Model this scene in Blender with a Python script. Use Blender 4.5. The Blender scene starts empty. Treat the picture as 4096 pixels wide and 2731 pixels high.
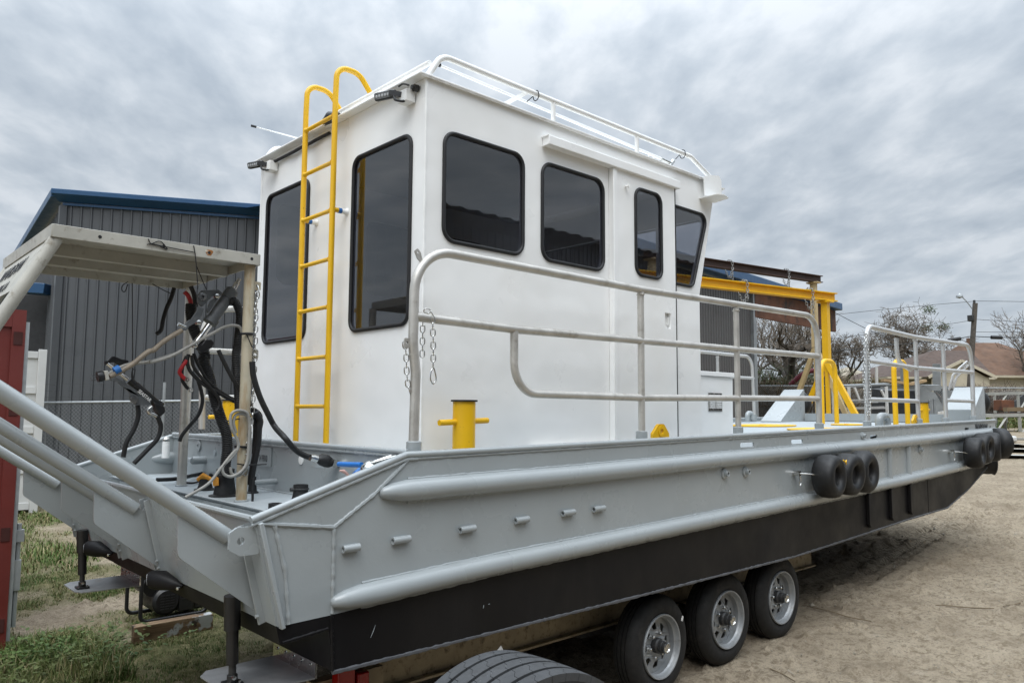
import bpy, bmesh, math, random
import numpy as np
from mathutils import Vector, Matrix
from mathutils.geometry import tessellate_polygon
R = math.radians
SC = bpy.context.scene
COL = SC.collection

# ------------------------------------------------------------------ camera
cam_d = bpy.data.cameras.new('camera'); cam = bpy.data.objects.new('camera', cam_d); COL.objects.link(cam)
yaw, pit, rol = R(47.179), R(5.231), R(.350)
fw = Vector((math.cos(pit)*math.cos(yaw), math.cos(pit)*math.sin(yaw), math.sin(pit)))
rt = Vector((math.sin(yaw), -math.cos(yaw), 0)); up = rt.cross(fw)
rt2 = rt*math.cos(rol)+up*math.sin(rol); up2 = up*math.cos(rol)-rt*math.sin(rol)
cam.matrix_world = Matrix(((rt2.x, up2.x, -fw.x, 0), (rt2.y, up2.y, -fw.y, 0), (rt2.z, up2.z, -fw.z, 1.9), (0, 0, 0, 1)))
cam_d.sensor_width = 36; cam_d.lens = 26.858; cam_d.clip_start = .05; cam_d.clip_end = 3000
SC.camera = cam

# ------------------------------------------------------------------ world: overcast sky
SUN_EL, SUN_AZ = 56, -140      # degrees; azimuth measured from +X towards +Y (where the light comes from)
W = bpy.data.worlds.new('World'); SC.world = W; W.use_nodes = True
nt = W.node_tree; nt.nodes.clear()
def N(t, **k):
    n = nt.nodes.new(t)
    for a, b in k.items(): setattr(n, a, b)
    return n
def L(a, b): nt.links.new(a, b)
def M(op, a, b=None, c=None):
    n = N('ShaderNodeMath', operation=op)
    for i, v in enumerate((a, b, c)):
        if v is None: continue
        if isinstance(v, (int, float)): n.inputs[i].default_value = v
        else: L(v, n.inputs[i])
    return n.outputs[0]
tc = N('ShaderNodeTexCoord'); sep = N('ShaderNodeSeparateXYZ'); L(tc.outputs['Generated'], sep.inputs[0])
zz = M('MAXIMUM', sep.outputs[2], 0.0)
den = M('ADD', zz, .20)
cx = M('DIVIDE', sep.outputs[0], den); cy = M('DIVIDE', sep.outputs[1], den)
comb = N('ShaderNodeCombineXYZ'); L(cx, comb.inputs[0]); L(cy, comb.inputs[1])
mp = N('ShaderNodeMapping'); mp.inputs['Rotation'].default_value = (0, 0, R(-52)); mp.inputs['Scale'].default_value = (1.15, 1.7, 1)
vr = N('ShaderNodeVectorRotate', rotation_type='Z_AXIS'); vr.inputs['Angle'].default_value = R(-52)
L(comb.outputs[0], vr.inputs['Vector'])
mp.inputs['Rotation'].default_value = (0, 0, 0); L(vr.outputs[0], mp.inputs[0])
n1 = N('ShaderNodeTexNoise'); n1.inputs['Scale'].default_value = 4.0; n1.inputs['Detail'].default_value = 8; n1.inputs['Roughness'].default_value = .54; n1.inputs['Distortion'].default_value = .15
n2 = N('ShaderNodeTexNoise'); n2.inputs['Scale'].default_value = .9; n2.inputs['Detail'].default_value = 3; n2.inputs['Roughness'].default_value = .5
L(mp.outputs[0], n1.inputs['Vector']); L(mp.outputs[0], n2.inputs['Vector'])
mix = M('ADD', M('MULTIPLY', n1.outputs['Fac'], .62), M('MULTIPLY', n2.outputs['Fac'], .38))
hz = N('ShaderNodeMapRange', interpolation_type='SMOOTHSTEP'); L(sep.outputs[2], hz.inputs[0]); hz.inputs[1].default_value = 0.0; hz.inputs[2].default_value = .22
amp = M('ADD', M('MULTIPLY', hz.outputs[0], .85), .30)
cl = M('ADD', M('MULTIPLY', M('SUBTRACT', mix, .5), amp), .5)
ramp = N('ShaderNodeValToRGB'); L(cl, ramp.inputs[0])
e = ramp.color_ramp.elements
e[0].position = .36; e[0].color = (.445, .510, .585, 1)
e[1].position = .64; e[1].color = (.720, .770, .825, 1)
m_ = ramp.color_ramp.elements.new(.5); m_.color = (.560, .622, .690, 1)
# overcast sky brightens evenly towards the zenith
zen = M('ADD', M('MULTIPLY', M('POWER', zz, 3.5), 5.0), .82)
cm = N('ShaderNodeVectorMath', operation='SCALE'); L(ramp.outputs[0], cm.inputs[0]); L(zen, cm.inputs['Scale'])
sky = N('ShaderNodeTexSky', sky_type='NISHITA'); sky.sun_disc = False; sky.sun_elevation = R(SUN_EL); sky.sun_rotation = R(90-SUN_AZ)
sks = N('ShaderNodeVectorMath', operation='SCALE'); L(sky.outputs[0], sks.inputs[0]); sks.inputs['Scale'].default_value = .08
mx = N('ShaderNodeMixRGB'); mx.inputs[0].default_value = .93; L(sks.outputs[0], mx.inputs[1]); L(cm.outputs[0], mx.inputs[2])
bg = N('ShaderNodeBackground'); L(mx.outputs[0], bg.inputs[0]); bg.inputs[1].default_value = 1.0
wo = N('ShaderNodeOutputWorld'); L(bg.outputs[0], wo.inputs[0])

sun_d = bpy.data.lights.new('sun', 'SUN'); sun_d.energy = 1.3; sun_d.angle = R(40); sun_d.color = (1, .975, .94)
sun = bpy.data.objects.new('sun', sun_d); COL.objects.link(sun)
sv = Vector((math.cos(R(SUN_EL))*math.cos(R(SUN_AZ)), math.cos(R(SUN_EL))*math.sin(R(SUN_AZ)), math.sin(R(SUN_EL))))
sun.rotation_euler = sv.to_track_quat('Z', 'Y').to_euler(); sun.location = sv*40
SC.view_settings.view_transform = 'Standard'; SC.view_settings.look = 'None'; SC.view_settings.exposure = 0.22; SC.view_settings.gamma = 1
SC.view_settings.use_curve_mapping = False
SC.cycles.use_denoising = True; SC.cycles.max_bounces = 6; SC.cycles.diffuse_bounces = 3; SC.cycles.transparent_max_bounces = 12; SC.cycles.caustics_reflective = False; SC.cycles.caustics_refractive = False

# ------------------------------------------------------------------ mesh helpers
rng = random.Random(7)
class MB:
    def __init__(s): s.v = []; s.f = []
    def add(s, vs, fs, m=None):
        b = len(s.v)
        s.v += [tuple(m @ Vector(p)) for p in vs] if m else [tuple(p) for p in vs]
        s.f += [tuple(i+b for i in f) for f in fs]; return s
    def box(s, c, d, m=None):
        x, y, z = c; a, b, e = d[0]/2, d[1]/2, d[2]/2
        return s.add([(x-a,y-b,z-e),(x+a,y-b,z-e),(x+a,y+b,z-e),(x-a,y+b,z-e),(x-a,y-b,z+e),(x+a,y-b,z+e),(x+a,y+b,z+e),(x-a,y+b,z+e)],
                     [(3,2,1,0),(4,5,6,7),(0,1,5,4),(1,2,6,5),(2,3,7,6),(3,0,4,7)], m)
    def bb(s, x0, x1, y0, y1, z0, z1): return s.box(((x0+x1)/2,(y0+y1)/2,(z0+z1)/2),(x1-x0,y1-y0,z1-z0))
    def bar(s, p, q, w, h, upv=(0,0,1)):
        p = Vector(p); q = Vector(q); d = (q-p); l = d.length; d /= l
        u = Vector(upv); a = d.cross(u)
        if a.length < 1e-4: a = d.cross(Vector((1,0,0)))
        a.normalize(); b = a.cross(d)
        m = Matrix(((d.x,a.x,b.x,(p.x+q.x)/2),(d.y,a.y,b.y,(p.y+q.y)/2),(d.z,a.z,b.z,(p.z+q.z)/2),(0,0,0,1)))
        return s.box((0,0,0),(l,w,h),m)
    def tube(s, pts, r, n=12, closed=False, caps=True, flat=1.0, up=None):
        P = [Vector(p) for p in pts]; k = len(P)
        rr = r if isinstance(r, (list, tuple)) else [r]*k
        prev = None; rings = []
        for i in range(k):
            if closed: t = P[(i+1) % k]-P[i-1]
            else: t = P[min(i+1,k-1)]-P[max(i-1,0)]
            if t.length < 1e-9: t = Vector((0,0,1))
            t.normalize()
            if prev is None:
                a = Vector(up) if up else (Vector((0,0,1)) if abs(t.z) < .9 else Vector((1,0,0)))
            else: a = prev
            a = a-t*a.dot(t)
            if a.length < 1e-6: a = t.orthogonal()
            a.normalize(); prev = a; b = t.cross(a)
            rings.append([P[i]+(a*math.cos(2*math.pi*j/n)*flat+b*math.sin(2*math.pi*j/n))*rr[i] for j in range(n)])
        vs = [v for g in rings for v in g]; fs = []
        for i in range(k if closed else k-1):
            o, q = i*n, ((i+1) % k)*n
            for j in range(n): fs.append((o+j, o+(j+1) % n, q+(j+1) % n, q+j))
        if caps and not closed:
            fs.append(tuple(range(n-1,-1,-1))); fs.append(tuple((k-1)*n+j for j in range(n)))
        return s.add(vs, fs)
    def lathe(s, prof, m, n=24, close=False, caps=True):
        # prof: (radius, height) pairs around local Z
        vs = []; fs = []; k = len(prof)
        for r_, h in prof:
            for j in range(n):
                a = 2*math.pi*j/n; vs.append((r_*math.cos(a), r_*math.sin(a), h))
        for i in range(k if close else k-1):
            o, q = i*n, ((i+1) % k)*n
            for j in range(n): fs.append((o+j, o+(j+1) % n, q+(j+1) % n, q+j))
        if caps and not close:
            fs.append(tuple(range(n-1,-1,-1))); fs.append(tuple((k-1)*n+j for j in range(n)))
        return s.add(vs, fs, m)
    def plate(s, poly, f, t0, t1, holes=()):
        # poly: 2D outline, f(u,v,t)->3D, extruded between t0 and t1, with holes
        loops = [list(poly)]+[list(h) for h in holes]
        flat = [p for l in loops for p in l]; n = len(flat)
        tris = tessellate_polygon([[Vector((p[0],p[1],0)) for p in l] for l in loops])
        vs = [f(u,v,t0) for u,v in flat]+[f(u,v,t1) for u,v in flat]
        fs = [tuple(t) for t in tris]+[tuple(i+n for i in reversed(t)) for t in tris]
        o = 0
        for l in loops:
            k = len(l)
            for i in range(k):
                a, b = o+i, o+(i+1) % k
                fs.append((a, b, b+n, a+n))
            o += k
        return s.add(vs, fs)
    def build(s, name, mat, parent=None, ang=38, bevel=None, local=False):
        me = bpy.data.meshes.new(name); me.from_pydata(s.v, [], s.f); me.update()
        bm = bmesh.new(); bm.from_mesh(me); bmesh.ops.recalc_face_normals(bm, faces=bm.faces); bm.to_mesh(me); bm.free()
        return link(name, me, mat, parent, ang, bevel, local)
def link(name, me, mat, parent=None, ang=38, bevel=None, local=False):
    for m in (mat if isinstance(mat, (list, tuple)) else [mat]): me.materials.append(m)
    if ang:
        me.polygons.foreach_set('use_smooth', [True]*len(me.polygons)); me.set_sharp_from_angle(angle=R(ang))
    o = bpy.data.objects.new(name, me); COL.objects.link(o)
    if parent is not None: par(o, parent, local)
    if bevel:
        b = o.modifiers.new('bevel', 'BEVEL'); b.width = bevel; b.segments = 2; b.limit_method = 'ANGLE'; b.angle_limit = R(40)
    return o
def wm(o): return wm(o.parent) @ o.matrix_parent_inverse @ o.matrix_basis if o.parent is not None else o.matrix_basis.copy()
def par(o, p, local=False):
    o.parent = p
    if not local: o.matrix_parent_inverse = wm(p).inverted()
def tag(o, label, cat, group=None, kind=None):
    o['label'] = label
    if cat: o['category'] = cat
    if group: o['group'] = group
    if kind: o['kind'] = kind
    return o
def thing(name, label, cat, loc=(0,0,0), group=None):
    o = bpy.data.objects.new(name, None); COL.objects.link(o); o.location = loc; o.empty_display_size = .2
    return tag(o, label, cat, group)
def struct(o): o['kind'] = 'structure'; return o
def copy_tree(o, parent=None):
    c = o.copy(); COL.objects.link(c)
    if parent is not None: c.parent = parent; c.matrix_parent_inverse = o.matrix_parent_inverse.copy()
    for ch in list(o.children): copy_tree(ch, c)
    return c
def text(name, body, mat, size, mw, parent=None, ext=.0015, sx=1.0, align='LEFT', shear=0, offset=0):
    cu = bpy.data.curves.new(name, 'FONT'); cu.body = body; cu.size = size; cu.extrude = ext; cu.align_x = align; cu.shear = shear; cu.offset = offset
    tmp = bpy.data.objects.new(name, cu); me = bpy.data.meshes.new_from_object(tmp); bpy.data.objects.remove(tmp); bpy.data.curves.remove(cu)
    me.materials.clear(); me.materials.append(mat); o = bpy.data.objects.new(name, me); COL.objects.link(o)
    o.matrix_basis = mw @ Matrix.Diagonal((sx,1,1,1))
    if parent is not None:
        par(o, parent)
    return o
def spl(pts, sub=6, closed=False):
    # Catmull-Rom through points
    P = [Vector(p) for p in pts]; n = len(P); out = []
    rngi = range(n if closed else n-1)
    for i in rngi:
        p1, p2 = P[i], P[(i+1) % n]
        p0 = P[i-1] if (i > 0 or closed) else p1*2-p2
        p3 = P[(i+2) % n] if (i+2 < n or closed) else p2*2-p1
        for k in range(sub):
            t = k/sub
            out.append(.5*((2*p1)+(p2-p0)*t+(2*p0-5*p1+4*p2-p3)*t*t+(3*p1-p0-3*p2+p3)*t**3))
    if not closed: out.append(P[-1])
    return out
def fil(pts, r, n=6):
    # polyline with rounded corners
    P = [Vector(p) for p in pts]; out = [P[0]]
    rs = r if isinstance(r, (list, tuple)) else [r]*len(P)
    for i in range(1, len(P)-1):
        a = (P[i-1]-P[i]); b = (P[i+1]-P[i]); la, lb = a.length, b.length; a /= la; b /= lb
        th = a.angle(b)
        if th > 3.1 or rs[i] < 1e-6: out.append(P[i]); continue
        d = min(rs[i]/math.tan(th/2), la*.49, lb*.49); rad = d*math.tan(th/2)
        c = P[i]+(a+b).normalized()*(rad/math.sin(th/2)); s0 = P[i]+a*d-c; s1 = P[i]+b*d-c
        for k in range(n+1):
            t = k/n; w = s0.angle(s1); v = (s0*math.sin((1-t)*w)+s1*math.sin(t*w))/math.sin(w) if w > 1e-4 else s0
            out.append(c+v)
    out.append(P[-1]); return out
def rrect(x0, x1, z0, z1, r, n=6):
    out = []
    for cx_, cz, a0 in ((x1-r, z1-r, 0), (x0+r, z1-r, 90), (x0+r, z0+r, 180), (x1-r, z0+r, 270)):
        for k in range(n+1):
            a = R(a0+90*k/n); out.append((cx_+r*math.cos(a), cz+r*math.sin(a)))
    return out
def rpoly(pts, r, n=6):
    # closed 2D polygon with rounded corners
    P = [Vector((p[0],p[1],0)) for p in pts]; k = len(P); out = []
    rs = r if isinstance(r, (list, tuple)) else [r]*k
    for i in range(k):
        seg = fil([(P[i-1]+P[i])/2, P[i], (P[i]+P[(i+1) % k])/2], [0, rs[i], 0], n)[1:-1]
        out += [(v.x, v.y) for v in seg]
    return out
def circ(cx_, cz, r, n=20): return [(cx_+r*math.cos(2*math.pi*k/n), cz+r*math.sin(2*math.pi*k/n)) for k in range(n)]
def AX(p, d):
    # matrix whose local Z points along d, at p
    q = Vector(d).to_track_quat('Z', 'Y'); return Matrix.Translation(Vector(p)) @ q.to_matrix().to_4x4()
XZ = lambda u, v, t: (u, t, v)      # plate in the x-z plane, thickness along y
YZ = lambda u, v, t: (t, u, v)      # plate in the y-z plane, thickness along x
XY = lambda u, v, t: (u, v, t)
def bead(pts, r=.008, step=.012, seed=1):
    # weld bead: a lumpy thin tube
    q = random.Random(seed); out = []; rad = []
    P = [Vector(p) for p in pts]
    for i in range(len(P)-1):
        n = max(2, int((P[i+1]-P[i]).length/step))
        for k in range(n):
            out.append(P[i].lerp(P[i+1], k/n)); rad.append(r*(.72+.5*q.random()))
    out.append(P[-1]); rad.append(r)
    return out, rad

# ------------------------------------------------------------------ materials
def mat_new(name):
    m = bpy.data.materials.new(name); m.use_nodes = True; t = m.node_tree; b = t.nodes['Principled BSDF']
    return m, t, b
def mnode(t, typ, **k):
    n = t.nodes.new(typ)
    for a, c in k.items():
        if a in n.inputs.keys() if hasattr(n.inputs, 'keys') else False: n.inputs[a].default_value = c
        else: setattr(n, a, c)
    return n
def noise(t, scale, detail=4, rough=.55, vec=None, dist=0, sc=None):
    n = t.nodes.new('ShaderNodeTexNoise'); n.inputs['Scale'].default_value = scale; n.inputs['Detail'].default_value = detail
    n.inputs['Roughness'].default_value = rough; n.inputs['Distortion'].default_value = dist
    c = t.nodes.new('ShaderNodeTexCoord')
    src = c.outputs['Object'] if vec is None else vec
    if sc:
        mp = t.nodes.new('ShaderNodeMapping'); mp.inputs['Scale'].default_value = sc; t.links.new(src, mp.inputs[0]); src = mp.outputs[0]
    t.links.new(src, n.inputs['Vector']); return n.outputs['Fac']
def ramp_(t, fac, stops):
    r = t.nodes.new('ShaderNodeValToRGB'); el = r.color_ramp.elements
    while len(el) < len(stops): el.new(.5)
    for q, (p, c) in zip(el, stops):
        q.position = p; q.color = (*c, 1) if not isinstance(c, (int, float)) else (c, c, c, 1)
    t.links.new(fac, r.inputs[0]); return r.outputs[0]
def mixc(t, fac, a, b, blend='MIX'):
    n = t.nodes.new('ShaderNodeMixRGB'); n.blend_type = blend
    for i, v in enumerate((fac, a, b)):
        if isinstance(v, (int, float)): n.inputs[i].default_value = v if i == 0 else (v, v, v, 1)
        elif isinstance(v, tuple): n.inputs[i].default_value = (*v, 1)
        else: t.links.new(v, n.inputs[i])
    return n.outputs[0]
def bump(t, b, h, strength=.2, dist=.01):
    n = t.nodes.new('ShaderNodeBump'); n.inputs['Strength'].default_value = strength; n.inputs['Distance'].default_value = dist
    t.links.new(h, n.inputs['Height']); t.links.new(n.outputs[0], b.inputs['Normal'])
MATS = {}
def paint(name, col, rough=.45, metal=0, var=.10, vs=3.0, bs=90, bst=.12, dirt=None, dscale=5, dpos=(.58, .72), streak=False, spec=.5, rvar=.1):
    m, t, b = mat_new(name)
    v = noise(t, vs, 5, .6)
    lo = tuple(c*(1-var) for c in col); hi = tuple(min(1, c*(1+var*.7)) for c in col)
    c = ramp_(t, v, [(.3, lo), (.7, hi)])
    if dirt:
        d = noise(t, dscale, 6, .65, sc=(1, 1, .22) if streak else None)
        c = mixc(t, ramp_(t, d, [(dpos[0], 0.0), (dpos[1], 1.0)]), c, dirt)
    t.links.new(c, b.inputs['Base Color']); b.inputs['Metallic'].default_value = metal
    rn = ramp_(t, noise(t, vs*2.3, 4), [(.3, max(.02, rough-rvar)), (.7, min(1, rough+rvar))]); t.links.new(rn, b.inputs['Roughness'])
    b.inputs['Specular IOR Level'].default_value = spec
    if bst: bump(t, b, noise(t, bs, 4, .6), bst, .004)
    MATS[name] = m; return m
GREY = paint('grey_hull_paint', (.328, .354, .360), .30, var=.04, vs=1.3, bs=45, bst=.16)
GREYD = paint('grey_deck_paint', (.36, .395, .41), .5, var=.06, vs=2, bs=140, bst=.3, dirt=(.30, .31, .30), dscale=3)
BLACKH = paint('black_bottom_paint', (.0085, .0080, .0085), .46, var=.25, vs=1.2, bs=30, bst=.12, dirt=(.018, .0165, .016), dscale=1.6, streak=True, dpos=(.5, .8), spec=.2)
WHITE = paint('white_cabin_paint', (.90, .90, .885), .34, var=.02, vs=1.2, bs=26, bst=.10)
WHITE2 = paint('white_trim_paint', (.85, .85, .83), .4, var=.03, bs=60, bst=.08)
YEL = paint('yellow_safety_paint', (.80, .46, .008), .38, var=.07, vs=4, bs=70, bst=.15, dirt=(.42, .23, .03), dscale=28, dpos=(.66, .70))
GALV = paint('weathered_aluminium_tube', (.56, .54, .50), .38, metal=.45, var=.16, vs=7, bs=60, bst=.1, dirt=(.30, .27, .22), dscale=9, dpos=(.55, .8))
ALUM = paint('bare_aluminium_tube', (.62, .62, .61), .36, metal=.5, var=.10, vs=6, bs=60, bst=.1, dirt=(.42, .41, .39), dscale=8, dpos=(.58, .8))
CREAM = paint('old_cream_paint', (.44, .425, .375), .5, var=.16, vs=5, bs=50, bst=.15, dirt=(.24, .215, .17), dscale=16, dpos=(.58, .70))
CREAMR = paint('rusty_cream_paint', (.48, .43, .32), .5, var=.18, vs=5, bs=50, bst=.15, dirt=(.30, .17, .06), dscale=9, dpos=(.47, .66), streak=True)
RUBBER = paint('black_rubber', (.009, .009, .0095), .58, var=.3, vs=9, bs=120, bst=.15, dirt=(.035, .034, .032), dscale=14, dpos=(.6, .75))
TYRE = paint('trailer_tyre_rubber', (.010, .0095, .009), .78, var=.3, vs=6, bs=150, bst=.25, dirt=(.040, .035, .030), dscale=10, dpos=(.56, .8))
TYREW = paint('worn_truck_tread', (.050, .052, .055), .62, var=.25, vs=10, bs=160, bst=.35, dirt=(.035, .035, .036), dscale=22, dpos=(.56, .68))
TYREB = paint('dark_tread_groove', (.010, .010, .010), .8, var=.2, bst=0)
RIMG = paint('galvanised_wheel', (.34, .355, .365), .45, metal=.45, var=.14, vs=12, bs=90, bst=.15, dirt=(.25, .25, .24), dscale=16)
HUBD = paint('dark_grease_hub', (.05, .05, .05), .5, metal=.4, var=.3, vs=20, bst=.1)
STEEL = paint('stainless_steel', (.62, .62, .60), .22, metal=1, var=.08, vs=20, bst=0)
CHROME = paint('polished_rod', (.80, .80, .80), .10, metal=1, var=.03, vs=20, bst=0, rvar=.03)
PLAST = paint('black_plastic', (.016, .016, .017), .38, var=.25, vs=12, bs=90, bst=.06)
PLASTG = paint('charcoal_cast_cylinder', (.105, .112, .118), .45, var=.3, vs=12, bs=60, bst=.2, dirt=(.17, .175, .18), dscale=14)
BLK = paint('black_gasket', (.009, .009, .010), .6, var=.2, bs=40, bst=.05)
REDC = paint('faded_red_container', (.145, .022, .017), .55, var=.14, vs=3, bs=40, bst=.12, dirt=(.36, .27, .24), dscale=4, dpos=(.68, .76))
WHITEC = paint('old_white_container', (.62, .62, .60), .5, var=.08, vs=3, bs=40, bst=.1, dirt=(.36, .31, .25), dscale=6, dpos=(.64, .78), streak=True)
TANB = paint('tan_trailer_beam', (.36, .30, .20), .6, var=.22, vs=6, bs=60, bst=.2, dirt=(.13, .10, .06), dscale=18, dpos=(.52, .68))
BROWN = paint('brown_primer_steel', (.055, .028, .020), .6, var=.25, vs=3, bs=30, bst=.15)
TANP = paint('tan_primer_steel', (.50, .38, .20), .55, var=.1, vs=3, bs=30, bst=.1)
BLUET = paint('blue_trim_metal', (.020, .075, .17), .38, var=.06, vs=2, bst=0)
WIREM = paint('dull_fence_wire', (.20, .21, .215), .6, metal=.2, var=.15, vs=9, bst=0)
GALVS = paint('galvanised_wire', (.40, .42, .43), .45, metal=.5, var=.15, vs=9, bst=0)
BARK = paint('bare_bark', (.095, .080, .065), .85, var=.35, vs=2, bs=14, bst=.4)
TWIG = paint('thin_twigs', (.13, .105, .08), .85, var=.3, vs=1.0, bst=0)
BRUSH = paint('dry_brush', (.16, .12, .075), .9, var=.4, vs=1.5, bst=0)
IVY = paint('green_brush', (.055, .075, .025), .8, var=.4, vs=1.5, bst=0)
WOOD_OLD = None
REDL = paint('red_lamp_lens', (.35, .008, .006), .15, var=.1, vs=20, bst=0)
HOSEB = paint('blue_hose', (.02, .16, .50), .4, var=.1, vs=12, bst=0)
TAPEB = paint('blue_masking_tape', (.02, .14, .42), .6, var=.15, vs=30, bst=0)
REDW = paint('red_battery_cable', (.42, .015, .020), .4, var=.1, vs=12, bst=0)
CORDG = paint('grey_cord', (.30, .29, .265), .55, var=.2, vs=12, bs=200, bst=.2, dirt=(.17, .15, .12), dscale=20)
CORDT = paint('tan_cord', (.24, .195, .145), .5, var=.2, vs=12, bst=.1)
ORNG = paint('torn_orange_foam', (.62, .27, .03), .8, var=.3, vs=30, bs=90, bst=.4)
LENS = paint('led_lens', (.50, .52, .54), .15, var=.2, vs=60, bst=0)
BLACKT = paint('black_lettering', (.015, .015, .017), .5, var=.1, bst=0)
ROOFB = paint('brown_shingle', (.135, .076, .047), .9, var=.3, vs=1.2, bs=8, bst=.3, dirt=(.11, .065, .045), dscale=5)
ROOFD = paint('dark_shingle', (.085, .058, .046), .9, var=.3, vs=2, bs=8, bst=.3)
SIDING = paint('cream_siding', (.52, .46, .35), .7, var=.08, vs=2, bst=0)
SIDING2 = paint('tan_siding', (.30, .26, .19), .7, var=.1, vs=2, bst=0)
RUSTB = paint('rusted_beam', (.14, .055, .028), .8, var=.4, vs=1.2, bs=6, bst=.2, dirt=(.03, .02, .016), dscale=1.5, dpos=(.5, .66))
POLEW = paint('utility_pole_wood', (.11, .095, .08), .9, var=.3, vs=6, bst=.1)
GREYM = paint('grey_galvanised_sheet', (.30, .32, .33), .45, metal=.4, var=.25, vs=2.5, bs=12, bst=.1)
DARKM = paint('dark_steel_plate', (.055, .058, .062), .45, metal=.5, var=.35, vs=3, bs=10, bst=.1)
BENCHM = paint('dull_aluminium_bench', (.40, .40, .37), .5, metal=.25, var=.14, vs=4, bst=.05)
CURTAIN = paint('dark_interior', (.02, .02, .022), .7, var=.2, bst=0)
INTER = paint('cabin_lining', (.45, .45, .45), .6, var=.1, bst=0)

def glass_mat(name, tint, rough=.01, refl=1.0):
    m, t, b = mat_new(name); t.nodes.remove(b); out = t.nodes['Material Output']
    g = t.nodes.new('ShaderNodeBsdfGlossy'); g.inputs['Roughness'].default_value = rough; g.inputs['Color'].default_value = (refl, refl, refl, 1)
    tr = t.nodes.new('ShaderNodeBsdfTransparent'); tr.inputs[0].default_value = (*tint, 1)
    fr = t.nodes.new('ShaderNodeFresnel'); fr.inputs['IOR'].default_value = 1.85
    ms = t.nodes.new('ShaderNodeMixShader')
    gm = t.nodes.new('ShaderNodeNewGeometry'); iv = t.nodes.new('ShaderNodeMath'); iv.operation = 'SUBTRACT'; iv.inputs[0].default_value = 1; t.links.new(gm.outputs['Backfacing'], iv.inputs[1])
    mu = t.nodes.new('ShaderNodeMath'); mu.operation = 'MULTIPLY'; t.links.new(fr.outputs[0], mu.inputs[0]); t.links.new(iv.outputs[0], mu.inputs[1])
    t.links.new(mu.outputs[0], ms.inputs[0]); t.links.new(tr.outputs[0], ms.inputs[1]); t.links.new(g.outputs[0], ms.inputs[2]); t.links.new(ms.outputs[0], out.inputs[0])
    return m
def soft_streak(m, col, amt):
    # broad faint run marks, wider than they are sharp
    t = m.node_tree; b = t.nodes['Principled BSDF']; src = b.inputs['Base Color'].links[0].from_socket
    f = ramp_(t, noise(t, 2.6, 2, .4, sc=(1, 1, .16)), [(.50, 0.0), (.80, amt)])
    t.links.new(mixc(t, f, src, col), b.inputs['Base Color'])
soft_streak(WHITE, (.70, .66, .58), .16); soft_streak(GREY, (.28, .30, .30), .35)
for m_c in (GREY,):
    bc = m_c.node_tree.nodes['Principled BSDF']; bc.inputs['Coat Weight'].default_value = .35; bc.inputs['Coat Roughness'].default_value = .18
def buckle(m, scale, st):
    t = m.node_tree; b = t.nodes['Principled BSDF']; old = b.inputs['Normal'].links[0].from_node
    n = t.nodes.new('ShaderNodeBump'); n.inputs['Strength'].default_value = st; n.inputs['Distance'].default_value = .05
    t.links.new(noise(t, scale, 2, .5), n.inputs['Height']); t.links.new(n.outputs[0], old.inputs['Normal'])
buckle(WHITE, 2.2, .35); buckle(GREY, 2.6, .22); buckle(BLACKH, 1.8, .3)
GLASSF = glass_mat('clear_windshield', (.90, .91, .92))
GLASS = glass_mat('tinted_glass', (.52, .525, .56))

# ------------------------------------------------------------------ ground
def G(x, y):
    return .04*(min(x, 35)-6)+.018*max(0, min(x, 90)-35)+.015*(min(max(y, -20), 40)-3.3)
def Gn(X, Y):
    return .04*(np.minimum(X, 35)-6)+.018*np.maximum(0, np.minimum(X, 90)-35)+.015*(np.clip(Y, -20, 40)-3.3)
class VN:
    # tileable value noise on a lattice
    def __init__(s, seed): s.g = np.random.RandomState(seed).rand(256, 256)
    def __call__(s, X, Y):
        xi = np.floor(X).astype(int); yi = np.floor(Y).astype(int); fx = X-xi; fy = Y-yi
        fx = fx*fx*(3-2*fx); fy = fy*fy*(3-2*fy); g = s.g
        a = g[xi % 256, yi % 256]; b = g[(xi+1) % 256, yi % 256]; c = g[xi % 256, (yi+1) % 256]; d = g[(xi+1) % 256, (yi+1) % 256]
        return (a*(1-fx)+b*fx)*(1-fy)+(c*(1-fx)+d*fx)*fy
vn = VN(3)
def fbm(X, Y, f, o=4, gain=.5):
    s = np.zeros_like(X, dtype=float); a = 1; t = 0
    for k in range(o): s += a*vn(X*f+17.3*k, Y*f+9.1*k); t += a; a *= gain; f *= 2.03
    return s/t
def seg_dist(X, Y, P):
    best = np.full(X.shape, 1e9); 
    for (ax, ay), (bx, by) in zip(P, P[1:]):
        dx, dy = bx-ax, by-ay; t = np.clip(((X-ax)*dx+(Y-ay)*dy)/(dx*dx+dy*dy), 0, 1)
        best = np.minimum(best, np.hypot(X-ax-t*dx, Y-ay-t*dy))
    return best
TRACK = [(p[0], p[1]) for p in [(7.666,3.832,0.120),(8.463,3.847,0.120),(10.150,3.964,0.120),(12.129,4.134,0.120),(13.429,4.184,0.120),(15.052,4.168,0.120)]]
TRACK2 = [(p[0], p[1]) for p in [(8.383,3.596,0.150),(10.752,3.830,0.150),(12.416,3.873,0.150),(14.255,3.764,0.150),(15.239,3.724,0.150)]]
TRACK3 = [(p[0], p[1]) for p in [(14.870,4.831,0.250),(13.738,4.046,0.250),(13.208,3.928,0.250),(11.729,4.168,0.250)]]
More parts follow.
